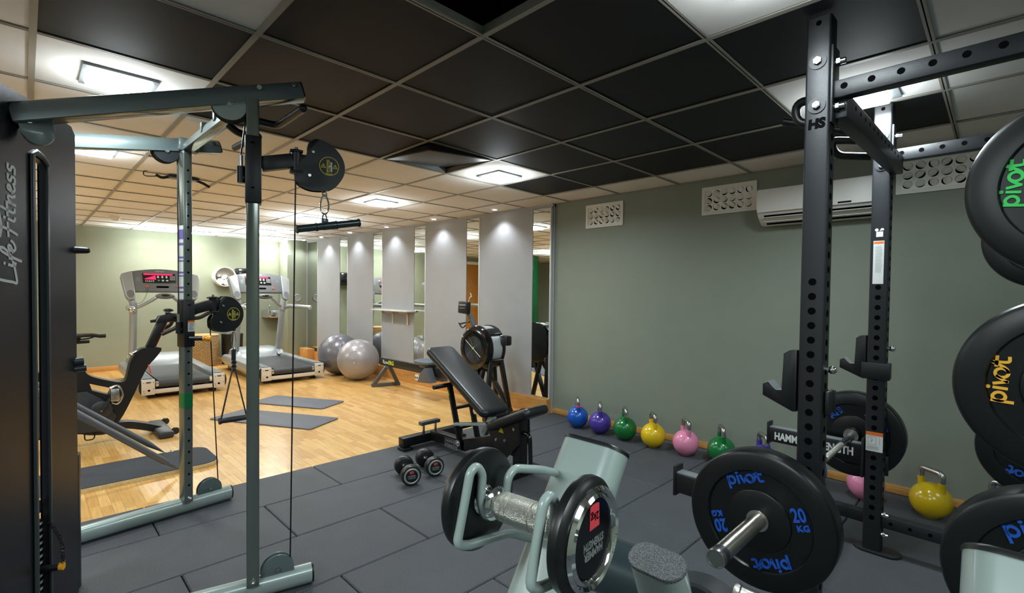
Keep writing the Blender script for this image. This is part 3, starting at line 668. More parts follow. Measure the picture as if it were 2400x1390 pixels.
# feet, bottom pulleys
FT = {'near': (V(-2.335, .04, .045), V(-2.128, .888, .045)), 'far': (V(-3.235, .02, .045), V(-3.335, .888, .045))}
for nm, (a, b) in FT.items():
    d = (b - a).normalized(); s_ = V(d.y, -d.x, 0)
    m = MB(); m.sweep([a, b], [(x_, y_) for x_, y_ in oval(.085, .07, 9)], up=(0, 0, 1)); m.v = [V(v.x, v.y, max(v.z, .001)) for v in m.v]
    f_ = cp('foot_tube', m, M_['foot'], 'pale grey rounded floor foot')
    m = MB(); m.sweep([b, b + d * .008], [(x_ * .96, y_ * .96) for x_, y_ in oval(.085, .07, 9)], up=(0, 0, 1)); part(f_, 'end_cap', m, M_['blackp'], 'black end cap', True)
    c_ = b - d * (.135 if nm == 'near' else .115) + V(0, 0, .055)
    F = frame(c_, d, (0, 0, 1))
    pu = MB()
    for h in (-.016, .012): pu.prism([(.064 * math.cos(PI * (i / 24)), .064 * math.sin(PI * (i / 24))) for i in range(25)] + [(-.064, -.02), (.064, -.02)], h, h + .004, F, bev=.001)
    g = cp('pulley_bracket', pu, M_['beam'], 'half-round grey pulley bracket')
    m = MB(); m.lathe([(.0, -.011), (.05, -.011), (.042, 0), (.05, .011), (0, .011)], F, n=32); part(g, 'pulley', m, M_['blackp'], 'black pulley wheel', True)
    m = MB(); sd = 1 if F.col[2][0] > 0 else -1; m.cyl(F @ V(0, .005, sd * .015), F @ V(0, .005, sd * .024), .009, n=6); part(g, 'bolt', m, M_['bolt'], 'shiny bolt', True)
    P, D = (PN, DN) if nm == 'near' else (PF, DF)
    m = MB(); S_ = V(D.y, -D.x, 0); q = P + S_ * .028 + V(0, 0, .095); m.cyl(q - S_ * .004, q + S_ * .014, .008, n=6); m.cyl(q, q + S_ * .004, .012, n=16); m.ball(q + S_ * .016, .007, 10, 6); part(f_, 'bolt', m, M_['bolt'], 'shiny bolt', True)
# top pulleys under the beams
TP = []
for nm, (a, b) in (('near', NB), ('far', FB)):
    d = (b - a).normalized(); n_ = (V(0, 0, 1) - d * d.z).normalized()
    c_ = a + (b - a) * (.70 if nm == 'near' else .62) - n_ * .035
    F = frame(c_, d, n_); TP.append((c_, d))
    m = MB()
    for h in (-.026, .021): m.prism([(.062 * math.cos(PI + PI * (i / 26)), .062 * math.sin(PI + PI * (i / 26))) for i in range(27)] + [(.062, .02), (-.062, .02)], h, h + .005, F, bev=.0012)
    g = cp('top_pulley_bracket', m, M_['foot'] if nm == 'near' else M_['dark'], 'half-round pulley bracket under the top beam')
    m = MB(); m.lathe([(0, -.016), (.066, -.016), (.056, 0), (.066, .016), (0, .016)], F, n=36); part(g, 'pulley', m, M_['blackp'], 'black pulley wheel', True)
    m = MB(); sd = 1 if F.col[2][0] > 0 else -1; m.cyl(F @ V(0, 0, sd * .026), F @ V(0, 0, sd * .034), .011, n=18); m.cyl(F @ V(0, 0, sd * .034), F @ V(0, 0, sd * .038), .006, n=6); part(g, 'bolt', m, M_['bolt'], 'shiny bolt', True)
# pulley at the shroud end of the near beam
c_ = V(SX + .035, .03, 1.865); F = frame(c_, (0, 1, .15), (0, 0, 1))
m = MB(); m.prism([(-.04, .03), (.045, .03)] + [(.005 + .045 * math.cos(-PI * i / 16), -.02 + .055 * math.sin(-PI * i / 16)) for i in range(17)] + [(-.042, 0)], -.02, .012, F, bev=.002); g = cp('beam_bracket', m, M_['beam'], 'grey curved bracket where the near beam meets the shroud')
m = MB(); m.cyl(F @ V(-.012, .004, .012), F @ V(-.012, .004, .024), .009, n=16); part(g, 'bolt', m, M_['bolt'], 'shiny bolt', True)
# arm carriages with swivelling pulley heads
BEAN = [(-40, 170), (-10, 175), (50, 160), (110, 115), (150, 55), (162, -5), (150, -65), (110, -125), (50, -163), (-20, -175), (-90, -167), (-150, -130), (-160, -75), (-155, -30), (-125, 10), (-95, 45), (-80, 85), (-78, 135)]
bean = [(v.x, v.y) for v in smooth([(x * .000623, y * .000623, 0) for x, y in BEAN], 4, True)]
HEAD = []
for nm, P, D, zc, hc in (('near', PN, DN, 1.775, (.905, 1.826)), ('far', PF, DF, 1.097, (.872, 1.142))):
    S_ = V(D.y, -D.x, 0); F = frame(P, D, (0, 0, 1))       # x along arm, y up, z = D x up = S
    m = MB(); zz = .135
    m.box((0.002, zc, 0), (.060, zz * 2, .074), .006, F); ca = cp('arm_carriage', m, M_['blackp'], 'black sliding arm carriage')
    m = MB(); m.box((.0, zc - zz * .55, .0375), (.012, .006, .001), 0, F); m.box((.0, zc + .105, .0375), (.016, .006, .001), 0, F); part(ca, 'marker', m, M_['hole'], world=True)
    # side lug with cable end
    m = MB(); m.tube(fillet([F @ V(-.03, zc - .035, .01), F @ V(-.042, zc - .035, .01), F @ V(-.042, zc + .0, .01)], .012), .0145, 14); m.cyl(F @ V(-.042, zc - .055, .01), F @ V(-.042, zc + .01, .01), .0145, n=16); part(ca, 'cable_lug', m, M_['blackp'], world=True)
    m = MB(); m.cyl(F @ V(-.042, zc + .01, .01), F @ V(-.042, zc + .055, .01), .008, n=14); part(ca, 'cable_end', m, M_['bolt'], 'silver cable end fitting', True)
    # arm and hinge
    hy = zc + (.055 if nm == 'near' else .10)
    x1 = (hc[0] - (.1 if nm == 'near' else .085) - P.y) / D.y
    m = MB(); m.bar(F @ V(.03, hy - .025, 0), F @ V(x1, hy + .005, 0), .04, .058, bev=.004); ar = cp('arm', m, M_['blackp'], 'black swivel arm')
    m = MB(); m.cyl(F @ V(x1 + .012, hy - .048, 0), F @ V(x1 + .012, hy + .052, 0), .021, n=20); m.box((x1 + .012, hy + .045, 0), (.052, .01, .05), .004, F); m.box((x1 + .012, hy - .04, 0), (.052, .01, .05), .004, F); m.box((x1 + .045, hy + .01, 0), (.05, .05, .03), .005, F); part(ar, 'hinge', m, M_['blackp'], world=True)
    m = MB(); m.cyl(F @ V(x1 + .012, hy - .058, 0), F @ V(x1 + .012, hy + .064, 0), .007, n=8); part(ar, 'hinge_bolt', m, M_['bolt'], 'shiny hinge bolt', True)
    hx = (hc[0] - P.y) / D.y; G = F @ T(hx, hc[1], 0); HEAD.append((G, F, hx, hc[1]))
    m = MB()
    for h in (.016, -.022): m.prism(bean, h, h + .006, G, bev=.0015)
    m.lathe([(0, -.014), (.075, -.014), (.062, 0), (.075, .014), (0, .014)], G @ T(.02, 0, 0), n=36); m.lathe([(0, -.014), (.04, -.014), (.032, 0), (.04, .014), (0, .014)], G @ T(-.06, -.055, 0), n=24)
    hd = cp('pulley_housing', m, M_['blackp'], 'black kidney-shaped pulley housing')
    for a, b in ((-.028, .052), (-.042, -.048)):
        m = MB(); m.lathe([(0, .027), (.006, .027), (.0085, .022), (.0085, .02), (0, .02)], G @ T(a, b, 0), n=18); part(hd, 'bolt', m, M_['bolt'], 'shiny bolt', True)
    # round yellow pinch-warning decal
    m = MB(); K = G @ T(.036, 0, .0222)
    n = 44; m.holed(circ(.040, n), [circ(.0378, n)], 0, .0005, K)
    for tx in (-.024, .024):
        tri = [(tx - .011, -.008), (tx + .011, -.008), (tx, .010)]
        m.holed(tri, [[(tx - .0075, -.006), (tx + .0075, -.006), (tx, .0062)]], 0, .0005, K); m.box((tx, -.0005, 0), (.0018, .006, .0008), 0, K); m.box((tx, -.0047, 0), (.0018, .0016, .0008), 0, K)
    for i in range(11): m.ribbon([[(-.009, -.026 + .005 * i), (-.003, -.024 + .005 * i)]], .0022, 0, .0005, K)
    m.box((-.0095, 0, 0), (.001, .056, .0008), 0, K); m.ribbon([[(-.003, .027), (.003, .012), (-.001, -.002), (.003, -.014), (-.001, -.026)]], .002, 0, .0005, K)
    m.ribbon([[(-.012, -.0315), (0, -.034), (.012, -.0315)]], .003, 0, .0005, K)
    part(hd, 'warning_decal', m, M_['yel'], 'round yellow warning decal', True)
    m = MB(); m.cyl(K @ V(.009, .014, 0), K @ V(.009, .014, .0006), .004, n=12); m.ribbon([[(.009, .009), (.009, -.008), (.009, -.022)], [(.009, .006), (.002, -.002)]], .005, 0, .0006, K); part(hd, 'decal_figure', m, M_['letter_s'], 'grey pictogram person', True)
    # front cable guide stub
    m = MB(); q = G @ V(.05 if nm == 'far' else .02, -.105, 0); m.cyl(q + V(0, 0, .035) - D * .005, q, .014, .012, n=16); part(hd, 'cable_stop', m, M_['blackp'], 'black rubber cable stop', True)
    if nm == 'far':
        m = MB(); K = F @ T(.01, zc - .015, .0372); m.box((0, 0, 0), (.036, .062, .001), 0, K); s2 = part(ca, 'warning_sticker', m, M_['letter_w'], 'white warning sticker with orange header', True)
        m = MB(); m.box((0, .0255, 0), (.036, .011, .0014), 0, K); part(s2, 'header', m, M_['orange'], 'orange header', True)
        m = MB()
        for i in range(8): m.box((random.uniform(-.002, .002), .014 - .0052 * i, 0), (random.uniform(.02, .03), .0018, .0013), 0, K)
        part(s2, 'small_print', m, M_['letter_k'], 'rows of small print', True)
        m = MB(); a = F @ V(.0, zc - .085, .035); b = F @ V(.052, zc - .087, .075); m.cyl(a, b, .013, n=16); kb = part(ca, 'pull_pin', m, M_['blackp'], 'black pull pin', True)
        m = MB(); e = (b - a).normalized(); m.cyl(b, b + e * .008, .0165, n=18); m.cyl(b + e * .008, b + e * .02, .012, n=16); m.cyl(b + e * .02, b + e * .04, .0175, n=20); part(kb, 'knob', m, M_['knob_y'], 'yellow knob', True)
# cables
for nm, (G, F, hx, hz), (c_, d), (a, b), P, D, zc in (('near', HEAD[0], TP[0], FT['near'], PN, DN, 1.775), ('far', HEAD[1], TP[1], FT['far'], PF, DF, 1.097)):
    fd = (b - a).normalized(); pb = b - fd * (.135 if nm == 'near' else .115) + V(0, 0, .055) + fd * .05
    m = MB(); q = G @ V(-.095, -.06, 0); m.cyl((pb.x, pb.y, pb.z), q, .0032, n=8); cp('cable', m, M_['blackp'], 'thin black cable from the floor pulley to the pulley head')
    m = MB(); top = c_ + V(d.x, d.y, 0).normalized() * .06; q = F @ V(-.042, zc + .055, .01); m.cyl(top, q, .0032, n=8); cp('cable', m, M_['blackp'], 'thin black cable from the top pulley down to the carriage')
# chin-up grips on the cross beam
m = MB(); m.tube(fillet([V(-2.42, .64, 2.05), V(-2.38, .74, 2.05), V(-2.37, .83, 2.045), V(-2.08, .83, 2.05)], .07, 7), .0165, 14); m.ball((-2.08, .83, 2.05), .0175, 14, 8); cp('chin_up_grip', m, M_['blackp'], 'bent black chin-up grip near the near upright')
m = MB(); m.tube(fillet([V(-2.49, .66, 2.035), V(-2.47, .70, 2.0), V(-2.44, .76, 2.0)], .04, 6), .0165, 14); cp('chin_up_grip', m, M_['blackp'], 'black chin-up grip behind the near upright')
m = MB(); m.tube([V(-2.72, .75, 2.0), V(-2.44, .77, 2.0)], .0165, 14); cp('chin_up_grip', m, M_['blackp'], 'short straight black chin-up grip')
for x in (-2.85, -2.62): m = MB(); m.box((x, .664, 2.103), (.03, .07, .05), .006); cp('grip_clamp', m, M_['beam'])
# ---- attachments
def carabiner(mb, top, h, w, ax, r=.0035):
    u = Vector(ax).normalized(); z = V(0, 0, 1); c_ = Vector(top) - z * h / 2
    pts = [c_ + u * (w / 2 * math.cos(t)) * (1 - .35 * max(0, math.sin(t))) + z * (h / 2 * math.sin(t)) for t in [2 * PI * i / 28 for i in range(28)]]
    mb.tube(pts, r, 8, True)
G = HEAD[0][0]; q = G @ V(.02, -.113, 0)
t = thing('cable_bar', 'short chrome straight bar hanging on a carabiner from the near pulley head', 'cable bar', (q.x, q.y, 1.5))
m = MB(); m.torus(.009, .003, frame((q.x, q.y, q.z - .004), (0, 1, 0), (0, 0, 1)), 20, 8); carabiner(m, (q.x, q.y, q.z - .006), .085, .034, DN); carabiner(m, (q.x, q.y, q.z - .088), .034, .016, DN); part(t, 'carabiner', m, M_['chrome'], 'chrome snap hook', True)
zb = q.z - .145; a = V(q.x - .0, q.y - .118, zb - .022); b = V(q.x + .02, q.y + .150, zb + .032); e = (b - a).normalized()
m = MB(); m.cyl(a, b, .0155, n=24)
m.cyl(a.lerp(b, .40), a.lerp(b, .60), .017, n=24)
m.box((q.x + .005, q.y, zb + .02), (.008, .03, .03), .003); part(t, 'bar', m, M_['tealk'], 'dark chrome bar', True)
for u in (0, .3, .62, 1):
    m = MB(); m.cyl(a.lerp(b, u) - e * .002, a.lerp(b, u) + e * .002, .0185, n=24); part(t, 'collar', m, M_['tealk'], world=True)
for c_ in (b + e * .002, a - e * .004): m = MB(); m.cyl(c_, c_ + e * .002, .011, n=18); part(t, 'end_plug', m, M_['steel'], 'steel end plug', True)
G = HEAD[1][0]; q = G @ V(.05, -.113, 0)
t = thing('stirrup_handle', 'black webbing stirrup handle hanging on a snap hook from the far pulley head', 'handle', (q.x, q.y, .5))
m = MB(); carabiner(m, (q.x, q.y, q.z + .002), .11, .03, DF, .0042); carabiner(m, (q.x, q.y, q.z - .1), .03, .028, DF, .003); part(t, 'snap_hook', m, M_['chrome'], 'chrome snap hook', True)
z1 = q.z - .12
m = MB(); m.box((q.x, q.y, z1 - .045), (.012, .024, .11), .003); w_ = part(t, 'strap', m, M_['band'], world=True)
m = MB(); m.torus(.014, .003, frame((q.x + .005, q.y, z1 - .07), (0, 1, 0), (0, 0, 1)), 22, 8); m.torus(.014, .003, frame((q.x + .005, q.y, z1 - .095), (0, 1, .3), (0, 0, 1)), 22, 8); part(t, 'ring', m, M_['chrome'], 'chrome rings', True)
ya, yb = q.y - .072, q.y + .075; zh = .484
m = MB()
for s in (ya, yb):
    m.bar((q.x, q.y + (s - q.y) * .06, z1 - .1), (q.x, s, zh), .024, .0035, up=(0, 1, 0), bev=.001)
part(t, 'strap', m, M_['band'], world=True)
m = MB(); m.lathe([(0, -.0), (.020, .0), (.021, .008), (.0165, .018), (.0175, .06), (.0185, .085), (.0175, .11), (.0165, .152), (.021, .162), (.020, .17), (0, .17)], frame((q.x, ya - .01, zh), (1, 0, 0), (0, 0, -1)), n=24); part(t, 'grip', m, M_['dark'], 'black moulded grip', True)

# ------------------------------------------------------------------ carpeted board with two slanted bars, yoga mats, balls
t = thing('exercise_board', 'low carpeted plywood board with two slanted dark bars, on the wood floor', 'exercise board', (-4.36, .2, ZW))
pl = [(-4.575, -.9), (-4.09, -.9), (-4.09, .97), (-4.15, 1.035), (-4.52, 1.035), (-4.59, .97)]
m = MB(); m.prism([(p.x, p.y) for p in fillet([V(x, y, 0) for x, y in pl + [pl[0]]], .04, 4)][:-1], ZW, .013, bev=.002); part(t, 'plywood_base', m, M_['ply'], 'pale plywood base', True)
m = MB(); m.prism([(p.x, p.y) for p in fillet([V((x + 4.335) * .98 - 4.335, (y - .1) * .994 + .1, 0) for x, y in pl + [pl[0]]], .04, 4)][:-1], .013, .017, bev=.002); part(t, 'carpet_top', m, M_['carpet'], 'charcoal carpet top', True)
for x, z1 in ((-4.075, .52), (-4.575, .50)):
    a = V(x, .762, .02); b = V(x, .21, z1); d = (b - a).normalized()
    m = MB(); m.sweep([a, a + d * .06, a + d * .13, b, b + d * .25], circ(.021, 16), up=(1, 0, 0), scale=[.12, .55, 1, 1, 1]); br = part(t, 'slanted_bar', m, M_['rgrey'], 'dark grey steel bar', True)
    m = MB(); m.box((x, .79, .018), (.025, .06, .004), .001); m.cyl((x, .805, .02), (x, .805, .026), .006, n=8); part(br, 'foot_tab', m, M_['bolt'], 'flat metal foot tab', True)
def ymat(c, ang, L, W_, lb):
    t = thing('exercise_mat', lb, 'exercise mat', (c[0], c[1], ZW), ang, 'exercise mats on the wood floor')
    m = MB(); m.prism(rrect(L, W_, .025), 0, .012, bev=.003, holes=None); part(t, 'pad', m, M_['mat'])
    for s in (-1, 1):
        m = MB(); m.lathe([(.006, .0125), (.011, .0132), (.013, .0122)], T(L / 2 - .05, s * (W_ / 2 - .05), 0), n=16); part(t, 'eyelet', m, M_['blackp'], 'dark eyelet')
    return t
a_ = math.atan2(.487, .874)
def mc(corner, L, W_):   # corner = right end of the long edge nearest the camera
    u = V(math.cos(a_), math.sin(a_), 0); v = V(-math.sin(a_), math.cos(a_), 0); p = Vector(corner) - u * L / 2 + v * W_ / 2; return p
ymat(mc((-5.261, 2.314, 0), .98, .41), a_, .98, .41, 'grey foam exercise mat farther away, nearer the treadmills')
ymat(mc((-4.548, 1.887, 0), 1.2, .44), a_, 1.2, .44, 'grey foam exercise mat nearer the camera, right of the stirrup handle')
def gball(c, r, lb, mt, ax):
    t = thing('gym_ball', lb, 'gym ball', (c[0], c[1], ZW), 0, 'inflatable gym balls')
    m = MB(); n = 96; pr = []
    for i in range(n + 1):
        th = PI * i / n; d = th / PI; rib = 1 + (.0035 * (1 if (i // 2) % 2 else 0) if (.04 < d < .40 or .60 < d < .96) else 0)
        pr.append((max(r * rib * math.sin(th), 0), -r * rib * math.cos(th)))
    A = along((0, 0, r), (ax[0], ax[1], r + ax[2])); m.lathe(pr, A, n=56); part(t, 'ball', m, mt)
    m = MB(); m.cyl(A @ V(0, 0, r * 1.0 - .001), A @ V(0, 0, r * 1.0 + .004), .008, n=12); part(t, 'valve', m, M_['letter_w'], 'white valve plug')
gball((-7.38, 3.52), .318, 'darker grey gym ball behind the silver one, beside the treadmill', M_['ballg'], (.75, .1, .35))
gball((-6.72, 3.50), .300, 'silver ribbed gym ball in front, beside the rower rail', M_['ballp'], (.78, -.62, -.02))

# ------------------------------------------------------------------ kettlebells
KS = M_['kb_blue']
def kettlebell():
    t = thing('kettlebell', 'kettlebell', 'kettlebell', (0, 0, 0), 0, 'competition kettlebells along the green wall')
    r = .102; pr = [(0, 0), (.038, 0), (.044, .005)]
    for i in range(4, 33):
        th = PI * i / 32; rr, zz = r * math.sin(th), r - .001 - r * math.cos(th)
        if zz > .012: pr.append((rr, zz))
    m = MB(); m.lathe(pr, n=44)
    for s in (-1, 1): m.sweep(smooth([(s * .062, 0, .135), (s * .062, 0, .178), (s * .0635, 0, .205), (s * .066, 0, .222)]), circ(.0195, 14), up=(0, 1, 0), scale=None)
    part(t, 'body', m, KS)
    m = MB(); m.tube(fillet([(-.066, 0, .215), (-.067, 0, .276), (.067, 0, .276), (.066, 0, .215)], .056, 8), .0165, 14); part(t, 'handle', m, M_['steel'], 'bare steel handle')
    return t
kb = kettlebell()
KB = [(-2.875, 3.79, 'blue', 'blue kettlebell at the left end of the row, beside the mirror', 2.28), (-2.605, 3.775, 'purple', 'purple kettlebell between the blue and the green one', 2.22), (-2.335, 3.77, 'green', 'green kettlebell between the purple and the yellow one', 2.28),
      (-2.06, 3.77, 'yellow', 'bright yellow kettlebell between the green and the pink one', 2.33), (-1.772, 3.775, 'pink', 'pink kettlebell standing right of the bright yellow one', 2.36), (-1.497, 3.80, 'green', 'green kettlebell behind the near barbell plate, right of the pink one', 2.15),
      (-1.2, 3.81, 'purple', 'purple kettlebell mostly hidden behind the barbell plate, its handle showing below the lettered safety arm', 2.3), (-.90, 3.82, 'blue', 'blue kettlebell between the two rack uprights, half hidden by the barbell plate', 2.3),
      (-.582, 3.80, 'pink', 'pink kettlebell standing behind the far rack upright', 2.3), (-.262, 3.77, 'mustard', 'chipped mustard yellow kettlebell right of the far rack upright', 2.45), (.05, 3.77, 'blue', 'blue kettlebell half hidden behind the lower storage plates', 2.6)]
for i, (x, y, c_, lb, rz) in enumerate(KB):
    o = kb if i == 0 else dup(kb, (x, y, 0), rz, lb)
    o.location = (x, y, 0); o.rotation_euler = (0, 0, rz); o['label'] = lb
    if i: remat(o, KS, M_['kb_' + c_])
    if i == 0: kb_first = o

m = MB(); m.cyl((-.066, 0, .208), (-.066, 0, .222), .0205, n=18); part(kb_first, 'tape_band', m, M_['red'], 'red tape band on the handle')
# ------------------------------------------------------------------ dumbbells on the floor
db = thing('dumbbell', 'round-headed black dumbbell lying on the rubber mats, left one of the pair', 'dumbbell', (0, 0, 0), 0, 'pair of dumbbells on the rubber mats')
r = .0665
m = MB(); A = frame((0, 0, r), (0, 1, 0), (0, 0, 1))      # z -> +x
m.lathe([(0, -.075), (.013, -.075), (.0135, .0), (.0165, .01), (.0135, .02), (.0135, .06), (.026, .075), (0, .075)], A @ T(0, 0, 0), n=28)
m.lathe([(.026, -.078), (.0165, -.06), (.015, -.05)], A, n=28); part(db, 'handle', m, M_['chrome'], 'chrome handle')
for s in (-1, 1):
    K = A if s > 0 else A @ R(PI, 'Y')
    m = MB(); m.lathe([(0, .07), (.052, .07), (.062, .075), (.0665, .083), (.0665, .122), (.063, .132), (.05, .136), (0, .133)], K, n=44); h = part(db, 'head', m, M_['blackp'], 'black round head')
    m = MB(); m.lathe([(.041, .136), (.046, .138), (.053, .1355), (.047, .1345)], K, n=44); part(h, 'ring', m, M_['letter_s'], 'silver ring')
    m = MB(); m.box((.0, .024, .1343), (.026, .018, .002), .001, K); part(h, 'red_label', m, M_['red'], 'red weight label')
    m = MB(); m.text('6kg' if False else 'kg', .012, .0006, K @ T(.002, .024, .1357)); part(h, 'label_text', m, M_['letter_k'])
    m = MB(); m.text('HAMMER', .0145, .001, K @ T(0, .0, .1343) @ Matrix.Diagonal((.9, 1, 1, 1)), bold=.0003); m.text('STRENGTH', .0125, .001, K @ T(0, -.014, .1343) @ Matrix.Diagonal((.85, 1, 1, 1)), bold=.0003); part(h, 'lettering', m, M_['letter_s'], 'grey two-line lettering')
db.location = (-2.862, 1.857, 0); db.rotation_euler = (0, 0, math.atan2(-.077, .212))
dup(db, (-2.892, 2.062, 0), math.atan2(-.071, .248), 'round-headed black dumbbell lying on the rubber mats, right one of the pair beside the bench')

# ------------------------------------------------------------------ treadmills (local: rear end at x = 0, front towards -x)
def treadmill():
    t = thing('treadmill', '', 'treadmill', (0, 0, 0), 0, 'silver treadmills facing the far wall')
    P = lambda n, mb, mt, lb=None, par=None: part(par or t, n, mb, mt, lb)
    for s in (-1, 1):
        m = MB(); yo = s * .37
        pr = [(-.06, .0), (.045, .0), (.075, -.02), (.088, -.065), (.08, -.12), (.045, -.17), (-.06, -.175)]
        pts = [(-.03, yo, .232), (-1.62, yo, .262), (-1.85, yo, .25), (-2.02, yo, .19)]
        m.sweep(pts, [(z, o * s) for o, z in pr], up=(0, 0, 1), scale=[1, 1.05, .95, .55]); sr = P('side_rail', m, M_['tm'], 'rounded silver side rail')
        m = MB()
        for i in range(6): m.box((-.72, yo - s * .045 + s * .017 * i, .243), (1.36, .011, .006), .002)
        P('step_tread', m, M_['rail'], 'ribbed grey foot step', sr)
        m = MB(); m.box((-.01, yo - .0 * s, .143), (.03, .128, .182), .004); eb = P('end_block', m, M_['tml'], 'ivory end block')
        m = MB(); m.box((.0055, yo, .2), (.002, .045, .012), .0); m.box((.0055, yo - s * .005, .105), (.002, .024, .022), 0)
        for dy, dz in ((-.045, .195), (.05, .2), (-.045, .1), (.05, .12), (-.04, .075)): m.cyl((.005, yo + dy, dz), (.007, yo + dy, dz), .0045, n=8)
        P('slot', m, M_['hole'], 'dark slots in the end block', eb)
        m = MB(); m.prism([(s * .065, .055), (s * .065, .23), (s * .083, .2), (s * .09, .145), (s * .083, .09)], -.03, 0, frame((-.02, yo, 0), (0, 1, 0), (0, 0, 1))); P('end_cap', m, M_['blackp'], 'black half-round outer cap', eb)
        m = MB(); m.box((-.18, s * .33, .02), (.12, .07, .07), .008); P('floor_foot', m, M_['blackp'], 'black floor foot')
        m = MB(); m.box((-1.75, s * .33, .04), (.2, .07, .11), .008); P('floor_foot', m, M_['blackp'], 'black floor foot')
        # upright
        m = MB(); m.sweep([(-1.60, s * .325, .24), (-1.55, s * .325, .32), (-1.36, s * .335, 1.1), (-1.39, s * .36, 1.2)], [(x * .06, y * .046) for x, y in circ(1, 20)], up=(1, 0, 0), scale=[1.25, 1, .95, .9]); up = P('upright', m, M_['tm'], 'leaning silver upright')
        m = MB(); m.prism([(-.2, 0), (.2, 0), (.13, .07), (-.1, .1)], -.05, .05, frame((-1.6, s * .325, .245), (1, 0, 0), (0, 0, 1)), bev=.012); P('upright_shoe', m, M_['tm'], None, up)
        # side handle
        m = MB(); m.tube(fillet([(-1.40, s * .335, 1.0), (-1.30, s * .40, 1.055), (-.55, s * .45, 1.05)], .06, 6), .033, 16); m.ball((-1.38, s * .335, 1.0), .06, 18, 12, (1, .8, 1.1)); sh = P('side_handle', m, M_['tm'], 'silver side handle')
        m = MB(); m.ball((-.55, s * .45, 1.05), .036, 18, 12, (.8, 1, 1)); P('handle_end', m, M_['chrome'], 'shiny round handle end', sh)
    m = MB(); m.box((-.02, 0, .085), (.03, .61, .05), .003); P('rear_crossbar', m, M_['tml'], 'ivory rear crossbar')
    m = MB(); m.box((-.8, 0, .06), (1.5, .56, .05), .01); P('deck_frame', m, M_['dark'])
    m = MB(); q = [(-.045 + .044 * math.sin(a), .166 - .044 * math.cos(a)) for a in [PI * i / 14 for i in range(15)]]
    q = [(-1.45, .122)] + q + [(-1.45, .218), (-1.45, .204)] + [(x, z) for x, z in [(-.05, .2), (-.05, .13), (-1.45, .13)]]
    m.prism([(x, z) for x, z in q], -.265, .265, frame((0, 0, 0), (1, 0, 0), (0, 0, 1))); P('running_belt', m, M_['belt'], 'dark running belt')
    for s in (-1, 1): m = MB(); m.cyl((-.045, s * .266, .166), (-.045, s * .295, .166), .034, n=20); m.cyl((-.045, s * .28, .166), (-.045, s * .285, .166), .04, n=20); P('roller_end', m, M_['chrome'], 'chrome roller end')
    m = MB(); m.prism([(0, .21), (-.08, .30), (-.22, .36), (-.42, .36), (-.56, .30), (-.60, .16), (0, .16)], -.30, .30, frame((-1.42, 0, 0), (1, 0, 0), (0, 0, 1)), bev=.03, seg=3); P('motor_cover', m, M_['tm'], 'smooth silver motor cover')
    # curved front bar with pulse grips
    m = MB(); m.tube(smooth([(-1.37, -.33, 1.05), (-1.33, -.26, 1.07), (-1.24, -.15, 1.15), (-1.2, -.07, 1.205), (-1.2, .07, 1.205), (-1.24, .15, 1.15), (-1.33, .26, 1.07), (-1.37, .33, 1.05)], 5), .023, 14); P('front_bar', m, M_['tm'], 'curved silver front bar')
    m = MB(); m.ball((-1.19, 0, 1.212), .1, 24, 14, (.35, 1.15, .42)); pg = P('grip_pod', m, M_['tmd'], 'grey oval sensor grip')
    m = MB(); m.ball((-1.165, 0, 1.222), .05, 18, 10, (.35, 1.1, .35)); P('grip_window', m, M_['scr'], 'dark window of the sensor grip', pg)
    # console
    sl = math.radians(24); K = frame((-1.42, 0, 1.425), (0, 1, 0), (-math.sin(sl), 0, math.cos(sl)))
    pan = [(-.335, -.165), (.335, -.165)] + [(.35 - .70 * i / 12, .135 + .045 * math.sin(PI * i / 12)) for i in range(13)]
    m = MB(); m.prism(pan, -.05, .015, K, bev=.008); cs = P('console', m, M_['tmd'], 'grey console panel')
    for s in (-1, 1):
        m = MB(); wg = [(s * .335, .14), (s * .455, .095), (s * .468, .06), (s * .425, -.24), (s * .40, -.285), (s * .365, -.30), (s * .33, -.285), (s * .315, -.25)]
        m.cushion([(p.x, p.y) for p in fillet([V(x, y, 0) for x, y in wg + [wg[0]]], .03, 4)][:-1], -.06, .03, .014, K); w = P('console_wing', m, M_['tm'], 'silver side wing with a cup holder', cs)
        m = MB(); m.prism([(s * .372 + .042 * math.cos(a), -.215 + .058 * math.sin(a)) for a in [2 * PI * i / 28 for i in range(28)]], .0302, .0315, K); P('cup_holder', m, M_['tmd'], 'dark cup holder recess', w)
    m = MB(); m.box((-.03, .035, .0155), (.39, .155, .004), .002, K); sc = P('display', m, M_['scr'], 'dark display', cs)
    m = MB(); m.box((-.04, .095, .018), (.34, .02, .002), 0, K)
    for i in range(7): m.box((-.19 + .018 * i, .022 + .004 * i * .9, .018), (.017, .012 + .008 * i, .002), 0, K)
    P('led_graph', m, M_['ledr'], 'red lit bar graph', sc)
    m = MB()
    for x in (-.045, .005, .055): m.prism([(x + .012 * math.cos(a), .055 + .019 * math.sin(a)) for a in [2 * PI * i / 18 for i in range(18)]], .017, .021, K)
    for x in (.01, .06): m.prism([(x + .015 * math.cos(a), .0 + .011 * math.sin(a)) for a in [2 * PI * i / 18 for i in range(18)]], .017, .021, K)
    for i in range(4):
        for j in range(4): m.box((.1 + .017 * i, .065 - .018 * j, .018), (.01, .009, .004), 0, K)
    for i in range(5):
        for j in range(2): m.box((-.19 + .022 * i, -.005 - .016 * j, .018), (.014, .007, .003), 0, K)
    P('button', m, M_['letter_w'], 'white buttons and keypad', sc)
    m = MB(); m.prism([(-.04 + .015 * math.cos(a), .0 + .011 * math.sin(a)) for a in [2 * PI * i / 18 for i in range(18)]], .017, .021, K); P('start_button', m, M_['btn_g'], 'green start button', sc)
